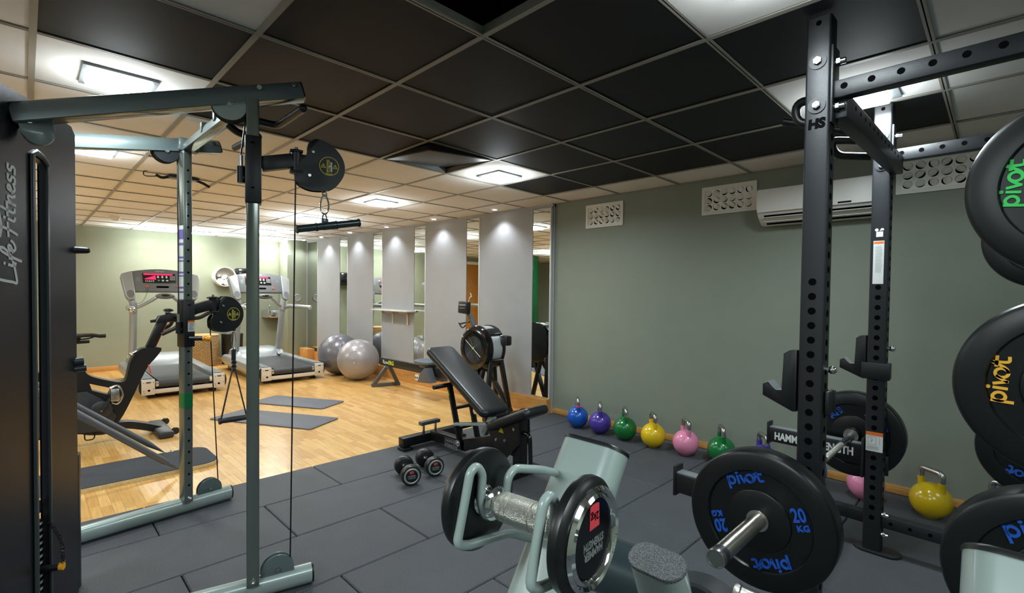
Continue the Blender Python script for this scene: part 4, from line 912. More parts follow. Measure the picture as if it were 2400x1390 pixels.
    for x in (-.18, .18):
        m = MB(); m.prism([(x + .021 * math.cos(a), -.095 + .014 * math.sin(a)) for a in [2 * PI * i / 20 for i in range(20)]], .014, .024, K); P('stop_button', m, M_['btn_r'], 'red stop button', cs)
    m = MB(); m.prism([(x, y - .1) for x, y in rrect(.15, .03, .014)], .0145, .0165, K); P('tray_slot', m, M_['hole'], 'dark tray slot', cs)
    m = MB(); m.text('LifeFitness', .026, .001, K @ T(-.02, .145, .0155), shear=.25); P('lettering', m, M_['letter_w'], 'small pale lettering', cs)
    m = MB()
    for i in range(4): m.box((-.275, .04 - .016 * i, .0155), (.04, .006, .002), 0, K); m.box((.265, .06 - .016 * i, .0155), (.05, .006, .002), 0, K)
    P('legend', m, M_['letter_s'], 'small printed legends', cs)
    m = MB(); m.tube(smooth([K @ V(-.18, -.1, .02), K @ V(-.19, -.2, .03), (-1.28, -.25, 1.13), (-1.3, -.33, 1.1)], 6), .0025, 6); P('safety_cord', m, M_['blackp'], 'thin black safety cord', cs)
    return t
tm = treadmill(); tm.location = (-7.1, 1.40, ZW + .0); tm['label'] = 'silver treadmill on the left, seen behind the far cable machine upright, beside the wicker basket'
dup(tm, (-7.16, 2.735, ZW), 0, 'silver treadmill on the right, behind the near cable machine upright, beside the gym balls')

# ------------------------------------------------------------------ exercise bike (in the plane x = -5.4, facing +y)
t = thing('exercise_bike', 'black upright exercise bike standing behind the weight shroud, facing right', 'exercise bike', (-5.4, .45, ZW))
BX = -5.4; FY = frame((BX, 0, 0), (0, 1, 0), (0, 0, 1))     # x = world y, y = z, z = +x
def bp(n, mb, mt, lb=None, par=None): return part(par or t, n, mb, mt, lb, True)
fr = [(.757, .77), (.873, .762), (.835, .682), (.78, .612), (.726, .499), (.678, .379), (.60, .2), (.545, .115), (.492, .055), (.374, .065), (.285, .09), (.0, .09), (-.1, .16), (-.12, .4), (.05, .6), (.2, .7), (.29, .72), (.313, .68), (.343, .626), (.369, .574), (.422, .54), (.525, .5), (.593, .485), (.621, .511), (.636, .589), (.651, .653), (.668, .696), (.704, .745)]
win = [(.379, .496), (.459, .465), (.525, .440), (.505, .385), (.395, .436)]
m = MB(); m.holed([(v.x, v.y) for v in smooth([(a, b, 0) for a, b in fr], 3, True)], [win[::-1]], -.055, .055, FY); bf = bp('frame', m, M_['blackp'], 'black moulded frame and flywheel housing')
m = MB(); m.prism([(.0, .42), (.36, .44), (.46, .36), (.56, .20), (.50, .075), (.3, .1), (0, .1)], .056, .075, FY, bev=.012); bp('housing_cover', m, M_['dark'], 'dark drive cover', bf)
m = MB(); m.bar(FY @ V(.775, .72, 0), FY @ V(.885, 1.0, 0), .06, .075, up=(1, 0, 0)); st = bp('handlebar_stem', m, M_['black'], 'black sliding handlebar stem')
m = MB(); m.bar(FY @ V(.815, .715, .001), FY @ V(.925, .995, .001), .006, .04, up=(1, 0, 0)); bp('red_stripe', m, M_['btn_r'], 'thin red stripe on the stem', st)
m = MB(); m.prism([(-.06, -.03), (.14, -.03), (.16, .03), (.06, .055), (-.03, .03)], -.05, .05, FY @ T(.89, 1.02, 0), bev=.01); m.bar(FY @ V(.80, 1.0, 0), FY @ V(.9, 1.015, 0), .03, .025); bp('handlebar_slider', m, M_['blackp'])
m = MB()
for s in (-1, 1): m.tube(fillet([FY @ V(.98, 1.04, s * .04), FY @ V(1.02, 1.05, s * .17), FY @ V(1.12, 1.02, s * .2), FY @ V(1.25, 1.10, s * .2)], .05, 5), .018, 12); m.tube(fillet([FY @ V(1.0, 1.03, s * .15), FY @ V(.98, .95, s * .15), FY @ V(.86, .89, s * .14)], .06, 5), .018, 12)
m.tube([FY @ V(1.02, 1.05, -.17), FY @ V(1.02, 1.05, .17)], .018, 12); bp('handlebar', m, M_['black'], 'black handlebar')
m = MB(); m.cyl(FY @ V(.93, 1.03, 0), FY @ V(.93, 1.08, 0), .02); m.ball(FY @ V(.935, 1.1, 0), .042, 18, 10, (1, 1, .4)); bp('console', m, M_['blackp'], 'black bike console')
m = MB(); m.bar(FY @ V(.26, .62, 0), FY @ V(.20, .84, 0), .045, .06, up=(1, 0, 0)); m.bar(FY @ V(.10, .835, 0), FY @ V(.385, .845, 0), .04, .025, up=(0, 0, 1)); m.cyl(FY @ V(.30, .85, 0), FY @ V(.31, .9, 0), .025); bp('seat_post', m, M_['black'], 'black seat post and slider')
m = MB(); sad = [(.49, .018), (.45, .024), (.40, .028), (.35, .045), (.29, .075), (.23, .085), (.2, .07)]
v_ = []; n_ = len(sad)
top = [[(y, .915 + (.0 if y < .45 else -.012) - .014 * (abs(u) ** 2), u * w) for u in (-1, -.6, 0, .6, 1)] for y, w in sad]
for row in top:
    for a, b, c in row: v_.append(FY @ V(a, b, c))
for row in top:
    for a, b, c in row: v_.append(FY @ V(a, b - .016, c * .95))
fs = []
for o_ in (0, n_ * 5):
    for i in range(n_ - 1):
        for j in range(4): k_ = o_ + i * 5 + j; fs.append([k_, k_ + 1, k_ + 6, k_ + 5])
N5 = n_ * 5
for i in range(n_ - 1):
    for j in (0, 4): k_ = i * 5 + j; fs.append([k_, k_ + 5, k_ + 5 + N5, k_ + N5])
for j in range(4): fs.append([j, j + 1, j + 1 + N5, j + N5]); k_ = (n_ - 1) * 5 + j; fs.append([k_, k_ + 1, k_ + 1 + N5, k_ + N5])
m.add(v_, fs); bp('saddle', m, M_['vinyl'], 'narrow black saddle')
m = MB(); m.tube(fillet([FY @ V(.44, .895, .018), FY @ V(.38, .868, .02), FY @ V(.27, .862, .02)], .03, 4), .004, 8); m.tube(fillet([FY @ V(.44, .895, -.018), FY @ V(.38, .868, -.02), FY @ V(.27, .862, -.02)], .03, 4), .004, 8); bp('saddle_rail', m, M_['blackg'])
m = MB(); m.bar(FY @ V(.45, .27, -.105), FY @ V(.37, .14, -.105), .022, .034, up=(1, 0, 0)); bp('crank', m, M_['dark'], 'dark crank arm')
m = MB(); m.lathe([(0, .1), (.06, .1), (.075, .09), (.075, .075), (0, .075)], FY @ T(.45, .27, 0), n=32); m.bar(FY @ V(.45, .27, .105), FY @ V(.53, .40, .105), .022, .034, up=(1, 0, 0)); cr = bp('crank', m, M_['dark'], 'dark crank arm')
m = MB(); m.cyl(FY @ V(.45, .27, .116), FY @ V(.45, .27, .12), .009, n=12); bp('crank_bolt', m, M_['bolt'], None, cr)
m = MB(); m.box((.53, .40, .165), (.06, .1, .08), .008, FY); m.tube(smooth([FY @ V(.50, .46, .2), FY @ V(.55, .48, .2), FY @ V(.58, .4, .2), FY @ V(.55, .33, .2), FY @ V(.51, .34, .19)], 5), .006, 8); m.tube(smooth([FY @ V(.50, .46, .13), FY @ V(.56, .47, .13), FY @ V(.585, .4, .13), FY @ V(.55, .33, .13)], 5), .006, 8); bp('pedal', m, M_['steel'], 'metal cage pedal', cr)
m = MB(); m.sweep(smooth([FY @ V(.5, .1, 0), FY @ V(.62, .105, 0), FY @ V(.76, .062, 0), FY @ V(.87, .015, 0)], 5), [(-.03, -.05), (.03, -.05), (.036, 0), (.03, .05), (-.03, .05)], up=(0, 0, 1)); ff = bp('front_leg', m, M_['blackp'], 'black curved front leg')
m = MB(); m.box((.87, .015, 0), (.12, .06, .56), .02, FY); bp('stabiliser', m, M_['dark'], 'dark grey front stabiliser', ff)
for s in (-1, 1): m = MB(); m.lathe([(0, -.014), (.03, -.014), (.033, 0), (.03, .014), (0, .014)], FY @ T(.945, .03, s * .22), n=22); m.bar(FY @ V(.9, .02, s * .22), FY @ V(.945, .03, s * .22), .035, .02); bp('transport_wheel', m, M_['blackg'], 'small black transport wheel', ff)
m = MB(); m.box((-.1, .02, 0), (.1, .07, .5), .02, FY); bp('rear_stabiliser', m, M_['dark'])
m = MB(); m.tube(fillet([FY @ V(.345, .08, .06), FY @ V(.345, .03, .07), FY @ V(.405, .03, .07), FY @ V(.41, .085, .06)], .02, 4), .005, 8); bp('wire_stand', m, M_['blackg'])
m = MB(); m.bar(FY @ V(.775, .62, .07), FY @ V(.79, .54, .075), .012, .004, up=(1, 0, 0)); bp('red_strap', m, M_['btn_r'], 'short red strap')
m = MB(); m.cyl(FY @ V(.70, .735, .0), FY @ V(.655, .725, .09), .012); m.ball(FY @ V(.65, .725, .1), .018, 14, 8, (1.8, 1, 1)); bp('clamp_lever', m, M_['steel'], 'silver clamp lever')

# ------------------------------------------------------------------ rowing machine
RY = 3.53
t = thing('rowing_machine', 'black air rowing machine along the panelled wall, flywheel at its right end', 'rowing machine', (-4.9, RY, ZW))
FX = frame((0, RY, 0), (1, 0, 0), (0, 0, 1))     # x = x, y = z, z = -y (towards camera side)
def rp(n, mb, mt, lb=None, par=None): return part(par or t, n, mb, mt, lb, True)
m = MB(); m.bar((-6.11, RY, .325), (-4.35, RY, .325), .045, .105, bev=.004); rl = rp('monorail', m, M_['black'], 'long black monorail')
m = MB(); m.bar((-6.1, RY, .38), (-4.35, RY, .38), .03, .008, bev=.001); rp('rail_top', m, M_['steel'], 'steel rail top', rl)
m = MB(); m.text('Row', .075, .001, FX @ T(-6.03, .325, .0235), ax='LEFT'); rp('lettering', m, M_['letter_w'], 'white letters Row', rl)
m = MB(); m.text('ERG', .075, .001, FX @ T(-5.885, .325, .0235), ax='LEFT', bold=.001); rp('lettering', m, M_['lime'], 'lime letters ERG', rl)
m = MB(); m.text('concept2', .085, .001, FX @ T(-4.70, .40, .031), ax='LEFT', bold=.001); rp('lettering', m, M_['letter_w'], 'white lettering beside the flywheel', rl)
m = MB(); m.bar((-4.75, RY, .40), (-4.0, RY, .43), .058, .10); rp('front_frame', m, M_['black'])
m = MB(); m.bar((-5.93, RY - .02, .27), (-6.06, RY - .14, .02), .05, .03, up=(1, 0, 0)); m.bar((-5.93, RY + .02, .27), (-5.96, RY + .17, .02), .05, .03, up=(1, 0, 0)); m.box((-5.93, RY, .26), (.12, .08, .03), .008); rg = rp('rear_leg', m, M_['rgrey'], 'grey splayed rear leg')
m = MB(); m.bar((-6.08, RY - .17, .01), (-5.95, RY + .2, .01), .05, .04); rp('foot_bar', m, M_['rgrey'], None, rg)
m = MB(); m.cushion(rrect(.34, .27, .09), .41, .455, .018, T(-5.0, RY, 0)); se = rp('seat', m, M_['seat'], 'blue-grey moulded seat')
m = MB(); m.box((-5.0, RY, .385), (.2, .12, .05), .008); rp('seat_carriage', m, M_['rgrey'], None, se)
for s in (-1, 1):
    m = MB(); m.prism([(-.13, -.11), (-.07, .01), (.02, .08), (.05, .08), (.14, -.09)], s * .085 - .05, s * .085 + .05, FX @ T(-4.90, .30, 0), bev=.006); rp('footrest', m, M_['rgrey'], 'grey angled footrest')
for s in (-1, 1):
    m = MB(); m.tube(smooth([FX @ V(-4.93, .34, s * .085 - .05), FX @ V(-4.91, .38, s * .085), FX @ V(-4.93, .34, s * .085 + .05)], 5), .008, 8); rp('foot_strap', m, M_['band'])
# flywheel cage
K = FX @ T(-3.965, .70, 0)
m = MB(); R_ = .243
m.lathe([(.15, .155), (.185, .155), (.225, .14), (R_, .10), (R_, .075)], K, n=64); m.lathe([(R_, -.06), (R_, -.1), (.2, -.13), (0, -.135)], K, n=64)
fw = rp('flywheel_cage', m, M_['blackg'], 'round black flywheel cage')
m = MB(); m.lathe([(R_ - .008, .078), (R_ - .008, -.062)], K, n=64); rp('perforated_band', m, M_['perf'], 'pale perforated band around the flywheel', fw)
m = MB(); m.lathe([(0, .09), (.16, .09)], K, n=48); m.lathe([(.155, .153), (.15, .13), (.15, .09)], K, n=48); rp('cage_back', m, M_['hole'], None, fw)
m = MB()
for i in range(11): m.torus(.022 + .0125 * i, .0024, K @ T(0, 0, .143), 44, 6)
for a in (.62, .62 + PI / 2):
    m.cyl(K @ V(.152 * math.cos(a), .152 * math.sin(a), .141), K @ V(-.152 * math.cos(a), -.152 * math.sin(a), .141), .0025, n=6)
rp('grille', m, M_['rgrey'], 'concentric wire grille', fw)
m = MB(); m.cyl(K @ V(-.19, .122, .148), K @ V(.15, -.105, .148), .0028, n=8); rp('grille_spoke', m, M_['letter_w'], 'pale diagonal spoke', fw)
m = MB(); m.cyl(K @ V(0, 0, .13), K @ V(0, 0, .15), .021, n=24); hb = rp('hub', m, M_['blackp'], None, fw)
m = MB(); m.text('C2', .03, .001, K @ T(0, 0, .1505), bold=.001); rp('emblem', m, M_['lime'], 'lime emblem C2', hb)
for a in (1.05, -.75, 2.4, -2.2): m = MB(); m.box((0, 0, 0), (.09, .03, .17), .008, K @ R(a, 'Z') @ T(0, R_, 0)); rp('cage_clip', m, M_['blackp'], 'black clip across the band', fw)
m = MB(); m.box((0, 0, 0), (.11, .105, .08), .018, K @ T(.265, .09, -.08)); rp('damper_box', m, M_['blackp'], 'black box at the side of the flywheel')
for s, q_ in ((.05, .17), (-.05, -.17)):
    m = MB()
    m.bar(FX @ V(-3.86, .62, s), FX @ V(-3.93, ZW + .03, q_), .035, .05, up=(0, 1, 0)); m.bar(FX @ V(-4.02, .54, s), FX @ V(-3.70, ZW + .03, q_), .035, .05, up=(0, 1, 0)); m.bar(FX @ V(-3.78, .72, s), FX @ V(-3.72, ZW + .03, q_), .035, .05, up=(0, 1, 0)); m.bar(FX @ V(-3.95, .62, s), FX @ V(-3.76, .74, s), .035, .08, up=(0, 0, 1))
    rp('front_leg', m, M_['black'], 'black crossed front leg frame')
m = MB(); m.bar(FX @ V(-3.66, ZW + .03, .26), FX @ V(-3.6, ZW + .03, -.26), .06, .05); fb = rp('front_foot', m, M_['black'])
for s in (-1, 1): m = MB(); m.lathe([(0, -.02), (.036, -.02), (.04, 0), (.036, .02), (0, .02)], FX @ T(-3.565, ZW + .045, s * .22), n=20); rp('caster_wheel', m, M_['blackg'], 'black caster wheel', fb)
m = MB(); m.bar(FX @ V(-4.02, .80, 0), FX @ V(-4.235, 1.08, 0), .05, .035, up=(0, 1, 0)); ma = rp('monitor_arm', m, M_['rgrey'], 'grey monitor arm')
m = MB(); m.box((0, 0, 0), (.16, .135, .06), .012, FX @ T(-4.262, 1.125, .03) @ R(-.06, 'Z')); mo = rp('monitor', m, M_['blackp'], 'black display monitor')
m = MB(); m.box((-.0, .03, .031), (.11, .016, .002), 0, FX @ T(-4.262, 1.125, .03)); m.box((0, -.005, .031), (.09, .006, .002), 0, FX @ T(-4.262, 1.125, .03)); rp('monitor_print', m, M_['letter_s'], 'pale print on the monitor', mo)
m = MB(); m.tube(fillet([FX @ V(-4.30, .94, .06), FX @ V(-4.22, .96, .04), FX @ V(-4.15, .97, .05)], .02), .01, 8); m.tube(smooth([FX @ V(-4.32, .95, .06), FX @ V(-4.26, .9, .06), FX @ V(-4.2, .93, .06)], 4), .008, 8); rp('handle_hook', m, M_['blackp'], 'black pull handle resting on the arm', ma)
m = MB(); m.tube(smooth([FX @ V(-4.25, 1.19, -.02), FX @ V(-4.23, 1.24, -.02), FX @ V(-4.2, 1.25, -.02), FX @ V(-4.22, 1.29, -.02)], 5), .004, 6); rp('aerial_wire', m, M_['letter_w'], 'thin white wire above the monitor', mo)

# ------------------------------------------------------------------ adjustable bench
t = thing('weight_bench', 'black adjustable incline bench on the edge of the rubber mats', 'bench', (-2.9, 2.47, 0))
def np_(n, mb, mt, lb=None, par=None): return part(par or t, n, mb, mt, lb, True)
BY = 2.47
m = MB(); m.bar((-3.44, 2.17, .06), (-3.44, 2.79, .06), .075, .075); m.bar((-3.40, BY, .075), (-2.95, BY, .085), .075, .085); m.bar((-3.0, BY, .085), (-2.36, BY, .26), .075, .085); bf = np_('base_frame', m, M_['black'], 'black T-shaped base frame')
for y in (2.2, 2.76):
    m = MB(); m.box((-3.42, y, .01), (.1, .09, .02), .004); m.lathe([(0, -.02), (.03, -.02), (.03, .02), (0, .02)], frame((-3.49, y + (.06 if y < 2.4 else -.06), .06), (1, 0, 0), (0, 0, 1)), n=20); np_('rubber_foot', m, M_['blackp'], 'black rubber foot with wheel', bf)
m = MB(); m.box((-3.36, BY - .075, .205), (.05, .19, .03), .006); 
hd = np_('carry_handle', m, M_['rgrey'], 'grey carrying handle', bf)
for s in (-.06, .06): m = MB(); m.box((-3.36, BY - .075 + s, .155), (.016, .016, .1), .002); np_('handle_post', m, M_['steel'], None, hd)
m = MB(); F = frame((-3.115, BY - .0385, .068), (1, 0, 0), (0, 0, 1)); m.text('HAMMER', .036, .001, F @ T(0, .015, .0005), bold=.0008); m.text('STRENGTH', .031, .001, F @ T(0, -.018, .0005), bold=.0008)
m.holed(rrect(.165, .078, .004), [rrect(.160, .073, .003)], 0, .001, F); np_('lettering', m, M_['letter_s'], 'grey boxed two-line lettering', bf)
m = MB(); m.bar((-2.375, BY, .02), (-2.375, BY, .41), .075, .075, up=(1, 0, 0)); m.bar((-2.375, BY - .17, .025), (-2.375, BY + .17, .025), .075, .05); fp = np_('front_post', m, M_['black'], 'black front post and foot')
m = MB(); m.tube(fillet([(-2.33, BY - .02, .32), (-2.255, BY - .03, .32), (-2.245, BY - .03, .12)], .045, 6), .015, 12); np_('front_grip', m, M_['blackg'], 'bent black tow handle', fp)
m = MB(); F = frame((-2.5, BY - .05, .2), (1, 0, 0), (0, 0, 1)); m.prism([(-.18, .13), (.16, .2), (.17, .04), (.02, -.1), (-.06, -.09), (-.1, .0)], -.008, .008, F); m.prism([(-.18, .13), (.16, .2), (.17, .04), (.02, -.1), (-.06, -.09), (-.1, .0)], -.108, -.092, F); br = np_('seat_bracket', m, M_['black'], 'black seat bracket plates')
m = MB(); m.prism([(-.026, -.02), (.026, -.02), (0, .026)], .0085, .0095, F @ T(-.01, .11, 0)); np_('warning_label', m, M_['yel'], 'small yellow warning triangle', br)
for a, b in ((.12, .14), (-.06, .03), (.03, .04)): m = MB(); m.cyl(F @ V(a, b, .008), F @ V(a, b, .015), .011, n=16); np_('bolt', m, M_['bolt'], 'shiny bolt', br)
# seat pad
def pad(c, ax, L, W_, th, mb):
    K = frame(c, ax, (0, 1, 0)); mb.cushion(rrect(L, W_, .045, 6), -th / 2, th / 2, th * .38, K); return K
ax = V(.39, 0, .175).normalized()
m = MB(); K = pad(V(-2.41, BY, .405), ax, .45, .25, .065, m); np_('seat_pad', m, M_['vinyl'], 'black vinyl seat pad')
m = MB(); ax2 = V(-.70, 0, .405).normalized(); c2 = V(-2.985, BY, .605); K2 = pad(c2, ax2, .84, .27, .065, m); bk = np_('back_pad', m, M_['vinyl'], 'black vinyl back pad, inclined')
m = MB(); sg = 1 if K2.col[2][2] > 0 else -1; m.box((-.0, 0, -sg * .052), (.62, .05, .045), .004, K2); m.box((-.2, 0, -sg * .05), (.12, .16, .04), .004, K2); bs = np_('back_support', m, M_['black'], 'black back pad support')
m = MB(); q = K2 @ V(-.28, -.06, -sg * .075); m.cyl((q.x, BY - .06, q.z), (q.x, BY - .075, q.z), .024, n=22); m.cyl((q.x, BY - .075, q.z), (q.x, BY - .08, q.z), .008, n=8); np_('pivot_disc', m, M_['bolt'], 'round silver pivot', bs)
# ladder support
m = MB()
for y in (BY - .09, BY + .09): m.bar((-3.075, y, .565), (-2.935, y, .13), .045, .022, up=(1, 0, 0))
for u in (.42, .76): p = V(-3.075, 0, .565).lerp(V(-2.935, 0, .13), u); m.bar((p.x, BY - .09, p.z), (p.x, BY + .09, p.z), .03, .022)
ld = np_('ladder_strut', m, M_['black'], 'black ladder strut')
m = MB(); m.cyl((-3.08, BY - .24, .555), (-3.08, BY + .12, .565), .017, n=16); np_('ladder_grip', m, M_['blackp'], 'black crossbar grip', ld)
m = MB(); m.cyl((-2.93, BY - .115, .13), (-2.93, BY - .12, .13), .025, n=22); m.cyl((-2.93, BY - .105, .13), (-2.93, BY - .125, .13), .01, n=10); np_('pivot_disc', m, M_['bolt'], 'round silver pivot', ld)
m = MB(); m.prism([(-.016, -.02), (.016, -.02), (0, .022)], 0, .001, frame((-3.06, BY - .1135, .50), (1, 0, 0), (0, 0, 1))); np_('warning_label', m, M_['yel'], 'small yellow warning label', ld)
m = MB(); m.bar((-2.92, BY - .16, .29), (-2.66, BY - .02, .315), .05, .018); m.bar((-2.75, BY, .22), (-2.66, BY, .37), .05, .04, up=(1, 0, 0)); np_('adjuster_plate', m, M_['foot'], 'pale grey adjuster plate')

# ------------------------------------------------------------------ power rack (local: near front upright at the origin, far one at y = 1.09)
RL = (-.461, 1.9675, 0); RZ = -.0257; PY = 1.09; PX = .61
rk = thing('power_rack', 'black steel power rack with round-holed uprights near the right edge', 'power rack', RL, RZ)
def kp(n, mb, mt, lb=None, par=None): return part(par or rk, n, mb, mt, lb)
UP = {}
for nm, x, y in (('near', 0, 0), ('far', 0, PY), ('near_rear', PX, 0), ('far_rear', PX, PY)):
    m = MB(); m.prism(rrect(.076, .076, .008, 3), .012, 2.245, T(x, y, 0)); m.mi = 1
    F = frame((x, y - .038, 0), (1, 0, 0), (0, 0, 1))
    zs = [1.34 - .0505 * i for i in range(24)]
    if nm == 'far': zs = [z for z in zs if not (.5 < z < .63)]
    for z in zs: m.prism(circ(.0125, 18), -.0004, .0004, F @ T(0, z, 0))
    m.prism(circ(.009, 14), -.0004, .0004, F @ T(0, 2.225, 0))
    G = frame((x + .038, y, 0), (0, 1, 0), (0, 0, 1))
    for i in range(40): m.prism(circ(.0125, 14), -.0004, .0004, G @ T(0, .12 + .0505 * i, 0))
    UP[nm] = kp('upright', m, [M_['rack'], M_['hole']], 'black holed steel upright')
    m = MB(); m.prism(oval(.2, .11, 8), 0, .012, T(x + .02, y, 0) @ R(0, 'Z'), bev=.002); kp('floor_plate', m, M_['rack'], 'oval floor plate', UP[nm])
for nm, y in (('near', 0), ('far', PY)):
    for z in (2.095, 1.945):
        m = MB(); m.cyl((0, y - .038, z), (0, y - .042, z), .027, n=28); w = kp('washer', m, M_['rack'], 'large round washer', UP[nm])
        m = MB(); m.cyl((0, y - .042, z), (0, y - .052, z), .0125, n=6); m.cyl((0, y - .052, z), (0, y - .054, z), .009, n=16); kp('bolt', m, M_['bolt'], 'shiny bolt', w)
        m = MB(); m.cyl((.044, y - .01, z - .01), (.075, y - .01, z - .01), .010, n=12); m.cyl((.05, y - .01, z - .01), (.06, y - .01, z - .01), .0145, n=6); kp('side_bolt', m, M_['bolt'], 'shiny side bolt', UP[nm])
    m = MB(); m.box((.042, y, 2.01), (.008, .076, .26), .002); kp('joint_plate', m, M_['rack'], 'flat joint plate', UP[nm])
    m = MB(); m.box((.045 + (PX - .09) / 2 + .0, y, 1.99), (PX - .083, .05, .058), .003); m.mi = 1
    F = frame((0, y - .025, 1.995), (1, 0, 0), (0, 0, 1))
    for i in range(7): m.prism(circ(.0105, 16), -.0004, .0004, F @ T(.075 + .0752 * i, 0, 0))
    kp('top_beam', m, [M_['rack'], M_['hole']], 'black top beam with round holes')
    m = MB(); m.box((PX / 2, y, .165), (PX - .076, .05, .06), .003); m.mi = 1
    F = frame((0, y - .025, .165), (1, 0, 0), (0, 0, 1))
    for i in range(7): m.prism(circ(.0085, 16), -.0004, .0004, F @ T(.075 + .0752 * i, 0, 0))
    kp('base_beam', m, [M_['rack'], M_['hole']], 'black base beam with round holes')
    for z in (.20, .10):
        m = MB(); m.cyl((.038, y - .02, z), (.066, y - .02, z), .010, n=10); m.cyl((.044, y - .02, z), (.054, y - .02, z), .014, n=6); kp('side_bolt', m, M_['bolt'], 'shiny side bolt', UP[nm])
m = MB(); m.box((.055, PY / 2, 1.94), (.05, PY - .0, .085), .004); cm_ = kp('cross_member', m, M_['rack'], 'black cross member between the front uprights')
m = MB()
for i in range(12): m.cyl((.0802, .12 + .075 * i, 1.955), (.0806, .12 + .075 * i, 1.955), .0085, n=12)
for y in (.45, .62): m.cyl((.055, y, 1.982), (.055, y, 1.988), .012, n=12)
kp('hole', m, M_['hole'], None, cm_)
m = MB(); m.box((PX, PY / 2, 1.99), (.05, PY, .06), .004); m.box((PX, PY / 2, .165), (.05, PY, .06), .004); kp('rear_cross_member', m, M_['rack'])
m = MB(); m.box((-.2, PY, .165), (.33, .05, .06), .004); kp('front_foot_beam', m, M_['rack'], 'black front foot beam')
def grip(pts, r=.0165):
    m = MB(); m.tube(fillet(pts, .05, 6), r, 14); kp('pull_up_grip', m, M_['blackp'], 'bent black pull-up grip')
grip([(.03, .20, 2.045), (-.15, .235, 2.07), (-.145, .245, 1.985), (.03, .26, 1.965)])
grip([(.04, .43, 1.95), (-.24, .385, 2.055)])
grip([(.04, .62, 1.96), (-.12, .62, 2.0), (-.10, .64, 1.93), (.03, .66, 1.905)])
m = MB(); F = frame((0, -.0385, 1.882), (1, 0, 0), (0, 0, 1)); m.text('HS', .043, .001, F @ T(.0, 0, .0006), shear=.06, bold=.0028); kp('lettering', m, M_['letter_k'], 'bold black letters HS', UP['near'])
# stickers on the far upright
F = frame((0, PY - .0384, 0), (1, 0, 0), (0, 0, 1))
m = MB(); m.box((-.002, 1.465, 0), (.044, .215, .001), 0, F); sk = kp('warning_label', m, M_['letter_w'], 'tall white warning label with orange header', UP['far'])
m = MB(); m.box((-.002, 1.563, 0), (.040, .012, .0014), 0, F); kp('header', m, M_['orange'], 'orange header', sk)
m = MB()
for i in range(30): m.box((-.002 + random.uniform(-.002, .002), 1.545 - .0045 * i, 0), (random.uniform(.024, .034), .0016, .0012), 0, F)
kp('small_print', m, M_['letter_s'], 'rows of small print', sk)
m = MB(); m.box((.0, 1.605, 0), (.028, .026, .001), 0, F); m.prism(circ(.0075, 16, -.012, 1.627), 0, .0006, F); m.prism([(-.001, 1.621), (.018, 1.624), (.015, 1.634), (.006, 1.634)], 0, .0006, F); kp('small_label', m, M_['letter_w'], 'small white labels', UP['far'])
m = MB(); m.box((.002, .563, 0), (.07, .098, .001), 0, F); sk = kp('warning_label', m, M_['letter_w'], 'white pictogram label with orange header', UP['far'])
m = MB(); m.box((.002, .603, 0), (.07, .018, .0014), 0, F); kp('header', m, M_['orange'], 'orange header', sk)
m = MB(); m.holed(rrect(.034, .042, .002), [rrect(.031, .039, .0015)], 0, .0007, F @ T(-.008, .568, 0))
for i in range(3): m.box((-.003, .538 - .006 * i, 0), (.05, .0018, .0013), 0, F)
m.box((.024, .568, 0), (.0015, .04, .0013), 0, F); m.ribbon([[(-.012, .58), (-.006, .572), (-.012, .562)]], .003, 0, .0007, F); kp('small_print', m, M_['letter_s'], 'grey pictogram and print', sk)
# J-cups and safety arms (hang on the uprights, liftable)
JP = [(-.157, -.045), (-.157, -.004), (-.138, .004), (-.112, -.024), (-.088, -.021), (-.088, .115), (-.07, .128), (-.044, .130), (-.044, -.088), (-.056, -.09)]
def jcup(y, z, sy, lb):
    t = thing('bar_hook', lb, 'bar hook', (RL[0], RL[1], 0), RZ, 'bar hooks on the rack')
    F = frame((0, y, z), (1, 0, 0), (0, 0, 1))
    m = MB(); m.prism(JP, -.032, .032, F, bev=.004); b = part(t, 'hook_body', m, M_['blackp'])
    m = MB(); m.sweep([F @ V(-.157, -.002, 0), F @ V(-.138, .006, 0), F @ V(-.112, -.0225, 0), F @ V(-.089, -.0195, 0)], [(-.001, -.03), (.002, -.03), (.002, .03), (-.001, .03)], up=(0, 0, 1)); part(t, 'liner', m, M_['tmd'], 'worn grey liner')
    m = MB(); m.box((.0, y + sy * .046, z - .045), (.118, .012, .082), .004); m.box((.048, y + sy * .015, z - .045), (.014, .07, .082), .004); part(t, 'wrap_bracket', m, M_['rack'], 'wrap-round bracket')
    m = MB(); m.cyl((.03, y, z + .07), (.052, y, z + .07), .010, n=14); m.ball((.058, y, z + .07), .014, 16, 10); part(t, 'locking_pin', m, M_['chrome'], 'chrome ball-ended pin')
jcup(0, .967, 1, 'black bar hook on the near rack upright')
jcup(PY, .965, -1, 'black bar hook on the far rack upright')
def arm(y, lb, text):
    t = thing('safety_arm', lb, 'safety arm', (RL[0], RL[1], 0), RZ, 'safety arms of the rack')
    m = MB(); m.box((-.27, y, .492), (.46, .06, .078), .003); m.box((-.5, y, .5), (.012, .066, .125), .002); part(t, 'beam', m, M_['blackp'])
    m = MB(); m.box((-.27, y, .534), (.45, .05, .008), .002); part(t, 'wear_strip', m, M_['tmd'], 'grey wear strip')
    m = MB(); m.box((-.045, y, .47), (.012, .09, .2), .003); m.box((0, y + .044, .43), (.1, .01, .1), .003); part(t, 'mount', m, M_['rack'])
    if text:
        m = MB(); F = frame((-.275, y - .0305, .488), (1, 0, 0), (0, 0, 1)); m.text('HAMMER STRENGTH', .0565, .001, F @ T(0, 0, .0004) @ Matrix.Diagonal((.72, 1, 1, 1)), bold=.0022); part(t, 'lettering', m, M_['letter_w'], 'bold white lettering')
arm(0, 'plain black safety arm on the near rack upright, behind the barbell plate', False)
arm(PY, 'black safety arm with bold white lettering on the far rack upright', True)
